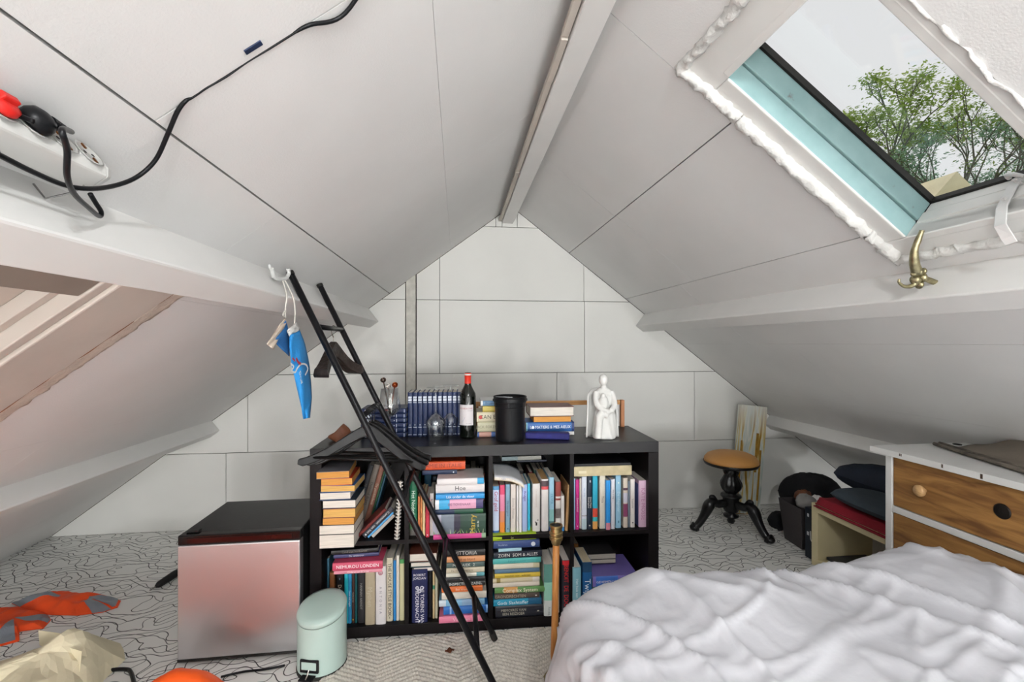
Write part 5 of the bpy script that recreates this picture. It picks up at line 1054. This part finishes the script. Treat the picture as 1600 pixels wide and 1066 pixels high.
for i, (c, z0) in enumerate([('#a89a8c', .041), ('#2b2d33', .056)]):
    tag(MB().box(SX + .03, SX + .26, SY0 + .06 + .03 * i, SY1 - .09 + .02 * i, z0, z0 + .0135).build('magazine', cmat(c)), ['grey-brown magazine lying inside the low shelf', 'dark magazine lying on the grey one inside the low shelf'][i], 'magazine', 'magazines in the low shelf')
def pillow(name, label, c, sx, sy, h, m, rot=0., m2=None, cat='cushion'):
    e = thing(name, label, cat, c, rot)
    def side(sg):
        def fn(u, v):
            x, y = 2 * u - 1, 2 * v - 1; ed0 = 1; x, y = x * math.sqrt(1 - .32 * y * y), y * math.sqrt(1 - .32 * x * x); X_, Y_ = 2 * u - 1, 2 * v - 1; ed = max(0, (1 - abs(X_) ** 2.6)) ** .45 * max(0, (1 - abs(Y_) ** 2.6)) ** .45
            n = .10 * fbm(Vector((x * 2.2, y * 2.2, 4 + sx * 9)))
            return Vector((x * sx / 2 * (1 - .06 * (1 - abs(y))), y * sy / 2 * (1 - .06 * (1 - abs(x))), h / 2 + sg * h / 2 * ed * (1 + n * (sg > 0))))
        return fn
    MB().grid(side(1), 24, 24).build('upper_cover', m, e, smooth=True); MB().grid(side(-1), 24, 24).build('lower_cover', m2 or m, e, smooth=True)
    return e
M_slate = mat('slate_fabric', '#38434c', .85, var=.08, bump=.3, bscale=160.); M_red = mat('red_fabric', '#8e1326', .8, var=.08, bump=.3, bscale=160.); M_navy = mat('navy_quilt', '#1a2435', .75, var=.15, bump=.35, bscale=60.)
pw = pillow('cushion', 'slate-grey cushion lying on a red blanket on the low shelf', (SX + .145, 1.99, SZ + .034), .28, .56, .085, M_slate, .0)
rb = thing('blanket', 'folded red blanket edge under the grey cushion on the low shelf', 'blanket', (SX + .15, 2.0, SZ))
def redb(u, v): 
    x, y = SX - .014 + .33 * u, 1.70 + .58 * v; return Vector((x, y, SZ + .003 + (.012 if u > .06 else -.012) + .010 * max(0, noise.noise(Vector((x * 14, y * 14, 0)))) * (u > .06)))
o = MB().grid(redb, 24, 24).build('sheet', M_red, rb, smooth=True, solid=.006); o.matrix_parent_inverse = rb.matrix_basis.inverted()
o = MB().grid(lambda u, v: redb(u, v) + Vector((.01, 0, .013)), 24, 24).build('upper_fold', M_red, rb, smooth=True, solid=.006); o.matrix_parent_inverse = rb.matrix_basis.inverted()
pillow('sleeping_bag', 'dark navy quilted sleeping bag roll behind the grey cushion', (2.385, 2.16, .36), .31, .80, .17, M_navy, math.radians(4), cat='sleeping bag')
# things packed under the eave
ob = thing('waste_bin', 'dark grey tapered bin full of clutter beside the stool', 'bin', (2.11, 2.545, 0), math.radians(-4))
M_dg = mat('dark_grey_bin', '#3f3a3b', .6, var=.08)
def tap(w0, w1, z0, z1, wall=.004):
    mb = MB(); r = lambda w, z: [Vector((-w, -w, z)), Vector((w, -w, z)), Vector((w, w, z)), Vector((-w, w, z))]
    A, B, C_, Dd = r(w0, z0), r(w1, z1), r(w1 - wall, z1), r(w0 - wall, z0 + wall); vs = A + B + C_ + Dd; fs = [(3, 2, 1, 0), (12, 13, 14, 15)]
    for i in range(4):
        j = (i + 1) % 4; fs += [(i, j, 4 + j, 4 + i), (4 + i, 4 + j, 8 + j, 8 + i), (8 + i, 8 + j, 12 + j, 12 + i)]
    return mb.add(vs, fs)
tap(.080, .105, 0, .25).build('bin_body', M_dg, ob, bevel=.002)
bb = tag(MB().box(0, .12, 0, .075, 0, .285).build('storage_box', cmat('#18202c'), bevel=.002), 'tall navy-black box with white label beside the low shelf', 'box'); bb.location = (1.985, 2.325, 0); bb.rotation_euler.z = 0
for x0, z0, w, h in [(-.0012, .235, .012, .018), (-.0012, .13, .014, .02)]:
    MB().box(-.0012, 0, .045, .045 + w, z0, z0 + h).build('white_sticker', cmat('#cfd2d6'), bb)
MB().tube([(-.002, .004, .09), (-.002, .03, .115), (-.002, .032, .16)], .003, 6).build('white_strap', cmat('#d9d9d6'), bb)
M_bag = mat('black_cloth_bag', '#0d0e13', .85, var=.2, bump=.3)
pillow('black_bag', 'black cloth bag slumped over the dark bin', (2.34, 2.78, .09), .36, .32, .26, M_bag, .3, cat='bag')
def blob(name, label, c, r, m, cat, seed, grp=None):
    mb = MB(); mb.grid(lambda u, v: Vector(c) + Vector((math.sin(math.pi * v) * math.cos(2 * math.pi * u) * r[0], math.sin(math.pi * v) * math.sin(2 * math.pi * u) * r[1], math.cos(math.pi * v) * r[2])) * (1 + .28 * fbm(Vector((math.cos(2 * math.pi * u) * 1.6 + seed, math.sin(2 * math.pi * u) * 1.6, v * 3)))), 20, 12, True)
    return tag(mb.build(name, m, smooth=True), label, cat, grp)
blob('scarf', 'grey-white scarf bundled in the dark bin', (2.07, 2.50, .275), (.06, .045, .04), mat('grey_wool', '#8d8b88', .9, var=.2, bump=.5), 'scarf', 1)
blob('glove', 'brown leather glove on top of the dark bin', (2.13, 2.59, .275), (.05, .04, .035), mat('brown_leather', '#5a3622', .5), 'glove', 4)
blob('white_sock', 'white sock wedged in the dark bin', (2.15, 2.50, .275), (.035, .04, .03), mat('white_cloth', '#dedcd8', .8), 'sock', 8)
blob('dark_shoe', 'black shoe heel-up behind the dark bin', (2.12, 2.76, .06), (.09, .05, .06), M_bag, 'shoe', 6)
# ================================================================== LAMP ROD
lp = thing('lamp_stand', 'bare brass lamp socket on a bamboo-coloured rod before the bookcase', 'lamp', (.352, 1.62, 0))
M_bra = mat('aged_brass', '#b39c6c', .3, 1., var=.15, scale=20); M_bam = wood_mat('bamboo', '#a5672e', '#c98a48', .4, 9, 2)
MB().lathe([(.045, 0), (.048, .006), (.04, .014), (.02, .02), (.014, .03)], 30).build('base', M_bra, lp, smooth=True)
MB().tube([(.0, 0, .02), (-.006, 0, .10), (-.003, 0, .14), (0, 0, .30), (.003, 0, .505)], [.0125, .0125, .0135, .0125, .0125], 14).build('rod', M_bam, lp, smooth=True)
MB().lathe([(.014, .495), (.017, .500), (.019, .512), (.024, .514), (.0245, .524), (.021, .526), (.0215, .531), (.0245, .533), (.0245, .541), (.021, .543), (.0205, .556), (.0235, .558), (.0235, .566), (.0185, .567), (.0175, .545), (.0, .544)], 28, T(.003, 0, 0), cap1=False).build('socket', M_bra, lp, smooth=False, bevel=.0005)
MB().lathe([(.0172, .546), (.0172, .5655), (.013, .5655), (.012, .55), (.0, .55)], 20, T(.003, 0, 0), cap0=False, cap1=False).build('socket_insert', M_rub, lp, smooth=True)
# ================================================================== DUVET
BX0, BX1, BY0, BY1 = .385, 1.56, -.60, 1.235
def top_h(x, y):
    h = .505 + .055 * math.exp(-(((x - 1.40) / .28) ** 2 + ((y - 1.12) / .35) ** 2)) + .035 * math.exp(-(((x - .72) / .25) ** 2 + ((y - 1.15) / .3) ** 2)) - .015 * math.exp(-(((x - 1.0) / .12) ** 2 + ((y - 1.2) / .3) ** 2))
    return h - .05 * max(0, (.5 - y)) 
def folds(x, y):
    w = Vector((x, y, 0)) + Vector((noise.noise(Vector((x * 2.1, y * 2.1, 1))), noise.noise(Vector((x * 2.1, y * 2.1, 7))), 0)) * .16
    def ridged(p, a): return (1 - min(1, abs(noise.noise(p)) * 2.4)) ** 3 * a
    z = 0
    d1 = (w.x * .86 + w.y * .5, w.x * -.5 + w.y * .86)
    z += ridged(Vector((d1[0] * 6.5, d1[1] * 1.3, 3)), .020)
    d2 = (w.x * .55 - w.y * .83, w.x * .83 + w.y * .55)
    z += ridged(Vector((d2[0] * 8.5, d2[1] * 2.0, 11)), .011)
    z += ridged(Vector((w.x * 15, w.y * 9, 5)), .003) + .012 * noise.noise(Vector((x * 3.2, y * 3.2, 2)))
    return z
def duv(u, v):
    x = BX0 - .62 + (BX1 - BX0 + .80) * u; y = BY0 + (BY1 - BY0 + .62) * v
    nx, ny = min(max(x, BX0 + .10), BX1 - .06), min(y, BY1 - .10)
    dx, dy = x - nx, y - ny; e = math.hypot(dx, dy) - (.10 if dx < 0 or dy > 0 else .06)
    if math.hypot(dx, dy) > 1e-6: n = Vector((dx, dy, 0)).normalized(); base = Vector((nx, ny, 0)) + n * min(math.hypot(dx, dy), .10 if dx <= 0 or dy > 0 else .06)
    else: n = Vector((0, 0, 0)); base = Vector((x, y, 0))
    H = top_h(base.x, base.y); f = folds(x, y)
    if e <= 0: return Vector((x, y, H + f))
    R = .115; a = e / R
    if a < math.pi / 2: q = base + n * R * math.sin(a); z = H - R * (1 - math.cos(a)); nn = n * math.sin(a) + Vector((0, 0, math.cos(a)))
    else:
        l = e - R * math.pi / 2; q = base + n * (R + .30 * l); z = H - R - l; nn = n
    p = Vector((q.x, q.y, z)) + nn * f * 1.2
    if p.z < .012: p.z = .012 + .02 * abs(noise.noise(Vector((x * 6, y * 6, 0)))) ; 
    return p
M_duv = mat('white_cotton', '#cfcfd4', .85, var=.015, bump=.2, bscale=45., spec=.2)
tag(MB().grid(duv, 230, 260).build('duvet', M_duv, smooth=True, solid=.012), 'rumpled white duvet heaped over the bed beside the dresser', 'duvet')
# brass hook on the beam
bh = thing('coat_hook', 'ornate brass coat hook on the white beam below the skylight corner', 'hook', atY(1425, 440, 1.165))
M_hb = mat('antique_brass', '#a09878', .34, .9, var=.4, scale=60)
def H_(px, py, y=None): return atY(px, py, y if y and y < 1.16 else 1.085 + .045 * (py - 360) / 85)
child(MB().tube(bez([H_(1441, 360, 1.175), H_(1436, 372, 1.165), H_(1429, 392), H_(1429, 412), H_(1434, 428)], 6), [.007, .006, .006, .006, .0065, .007, .0075, .008, .008, .008, .008, .0085, .009, .0095, .010, .0105, .011, .0115, .012, .012, .0125, .013, .013, .013, .012], 10), 'stem', M_hb, bh, smooth=True)
child(MB().tube(bez([H_(1436, 436), H_(1426, 446), H_(1414, 448), H_(1405, 442), H_(1405, 436)], 6), [.009, .009, .0085, .008, .0075, .007, .0065, .006, .006, .0055, .005, .005, .005, .0045, .0045, .004, .004, .004, .0035, .0035, .0035, .003, .003, .003, .003], 8), 'lower_hook', M_hb, bh, smooth=True)
for px, py, r in [(1434, 425, .013), (1441, 434, .012), (1430, 437, .011), (1437, 445, .010), (1443, 424, .008), (1428, 428, .007)]:
    p = H_(px, py); child(MB().grid(lambda u, v: p + Vector((math.sin(math.pi * v) * math.cos(2 * math.pi * u), math.sin(math.pi * v) * math.sin(2 * math.pi * u), math.cos(math.pi * v))) * r * (1 + .2 * math.sin(6 * math.pi * u)), 12, 8, True), 'ornament', M_hb, bh, smooth=True)
child(MB().tube([H_(1436, 432), H_(1438, 434) + Vector((.07, 0, -.02))], .008, 8), 'fixing', M_hb, bh)
# ================================================================== OUTSIDE THE SKYLIGHT
gnd = MB().box(-30, 40, -30, 40, -5.3, -5.2).build('ground', mat('lawn', '#6f8a4a', .95, var=.2, scale=1.5), kind='structure')
M_bark = mat('bark', '#6a675c', .9, var=.25, scale=20, bump=.5)
def leafmat(name, c1, c2):
    m = wood_mat(name, c1, c2, .6, 1.6, 0, 1.); nt = m.node_tree; b = nt.nodes['Principled BSDF']; t = nt.nodes.new('ShaderNodeBsdfTranslucent'); x = nt.nodes.new('ShaderNodeMixShader'); x.inputs[0].default_value = .5
    src = b.inputs['Base Color'].links[0].from_socket; nt.links.new(src, t.inputs[0]); nt.links.new(b.outputs[0], x.inputs[1]); nt.links.new(t.outputs[0], x.inputs[2]); nt.links.new(x.outputs[0], nt.nodes['Material Output'].inputs[0]); return m
M_lf1 = leafmat('leaf_green', '#7f9f3c', '#bfd07a'); M_lf2 = leafmat('leaf_blue_green', '#7fa58c', '#b0cdb0')
def tree(label, x, y, ztop, spread, mleaf, seed, nb=5, dens=1., base=.72, seg=.088):
    R = random.Random(seed); e = thing('tree', label, 'tree', (x, y, -5.2))
    tips = []; br = MB()
    def grow(p, d, l, r, lv):
        q = p + d * l; mid = p.lerp(q, .5) + Vector((R.uniform(-1, 1), R.uniform(-1, 1), 0)) * l * .06
        br.tube([p, mid, q], [r, r * .82, r * .65], 6, caps=False)
        if lv == 0: tips.append(q); return
        for i in range(2 if lv > 2 else 3):
            a = R.uniform(0, 2 * math.pi); t = R.uniform(.35, .75)
            nd = (d + Vector((math.cos(a) * t, math.sin(a) * t, R.uniform(.0, .35)))).normalized()
            grow(q, nd, l * R.uniform(.62, .82), r * .62, lv - 1)
        if lv <= 3: tips.append(q)
    H = ztop + 5.2
    trunk = MB().tube([(0, 0, 0), (.1, 0, H * base * .5), (-.05, .05, H * base)], [.16, .11, .06], 10).build('trunk', M_bark, e, smooth=True)
    for i in range(nb):
        a = 2 * math.pi * i / nb + R.uniform(-.3, .3); d = Vector((math.cos(a) * spread, math.sin(a) * spread, 1)).normalized()
        grow(Vector((-.05, .05, H * base * R.uniform(.92, 1.0))), d, H * seg, .032, 4)
    br.build('branches', M_bark, e, smooth=True)
    lf = MB()
    for t in tips:
        for k in range(int(26 * dens)):
            c = t + Vector((R.gauss(0, .085), R.gauss(0, .085), R.gauss(.02, .045)))
            s = R.uniform(.018, .042); u = Vector((R.uniform(-1, 1), R.uniform(-1, 1), R.uniform(-.35, .35))).normalized(); w = u.cross(Vector((R.uniform(-.4, .4), R.uniform(-.4, .4), 1))).normalized()
            lf.add([c - u * s, c + w * s * .45, c + u * s, c - w * s * .45], [(0, 1, 2, 3)])
    lf.build('foliage', mleaf, e, kind='stuff')
    return e
tree('slim light-green tree standing apart in the skylight view', *(lambda p: (p.x, p.y))(atY(1385, 300, 6.2)), 5.6, .24, M_lf1, 5, 3, 1.1, .80, .062)
tree('broad green tree in the middle of the skylight view', *(lambda p: (p.x, p.y))(atY(1475, 300, 6.6)), 6.0, .6, M_lf1, 11, 6, 1.1)
tree('blue-green tree at the outer edge of the skylight view', *(lambda p: (p.x, p.y))(atY(1590, 300, 6.0)), 5.6, .6, M_lf2, 23, 6)
tree('pale tree half hidden behind the broad one beyond the skylight', *(lambda p: (p.x, p.y))(atY(1530, 300, 8.0)), 5.6, .6, M_lf2, 31, 6)
tree('low pale green bush filling the foot of the skylight view', *(lambda p: (p.x, p.y))(atY(1400, 300, 7.4)), 4.3, .75, M_lf2, 41, 6, 1.6)
tree('dense teal-green bush behind the trees beyond the skylight', *(lambda p: (p.x, p.y))(atY(1560, 300, 7.4)), 4.5, .75, M_lf2, 47, 6, 1.6)
nr = thing('neighbour_roof', 'pale sandy roof of a neighbouring house below the trees', 'roof', (6, 4.2, -5.2))
a, b_, c_ = atY(1440, 330, 4.6), atY(1495, 268, 4.6), atY(1560, 330, 4.6)
def nrf(pts, y0, y1, n, m): o = MB().prism([Vector((p.x, y0, p.z)) for p in pts], [Vector((p.x, y1, p.z)) for p in pts]).build(n, m, nr); o.matrix_parent_inverse = nr.matrix_basis.inverted()
nrf([a, b_, c_], 4.6, 5.6, 'gable', mat('sandy_render', '#efe2bd', .9, var=.12, scale=2))
nrf([Vector((a.x, 0, -5.2)), Vector((a.x, 0, a.z)), Vector((c_.x, 0, c_.z)), Vector((c_.x, 0, -5.2))], 4.6, 5.6, 'wall', mat('sandy_render', '#efe2bd', .9))
# ================================================================== unseen fill lamps added behind the camera to brighten the room
FILL_LAMP_LABELS = ['added fill lamp far back by the dresser-side eave', 'added fill lamp far back in the middle of the attic', 'added fill pendant under the ridge beam', 'added short fill lamp by the fridge-side eave', 'added short fill lamp beside the head of the bed']
for i, (loc, wt, r) in enumerate(FILL_LAMPS):
    lamp(loc, wt, r, (.96, .98, 1.0))
    x, y, z = loc; hang = z > 1.5
    lb = thing('added_fill_pendant' if hang else 'added_fill_lamp', FILL_LAMP_LABELS[i], 'lamp', (x, y, 2.07 if hang else 0))
    if hang:
        MB().tube([(0, 0, 0), (0, 0, z + r - 2.07 + .012)], .004, 8).build('cord', M_cb, lb)
        MB().lathe([(.018, z + r - 2.07 + .002), (.018, z + r - 2.07 + .012)], 14).build('socket', M_rub, lb)
    else:
        MB().lathe([(.12, 0), (.12, .012), (.012, .02)], 24).build('base', M_rub, lb)
        MB().tube([(0, 0, .015), (0, 0, z - r - .03)], .009, 10).build('pole', M_rub, lb)
        MB().lathe([(.02, z - r - .04), (.02, z - r - .004)], 14).build('socket', M_rub, lb)
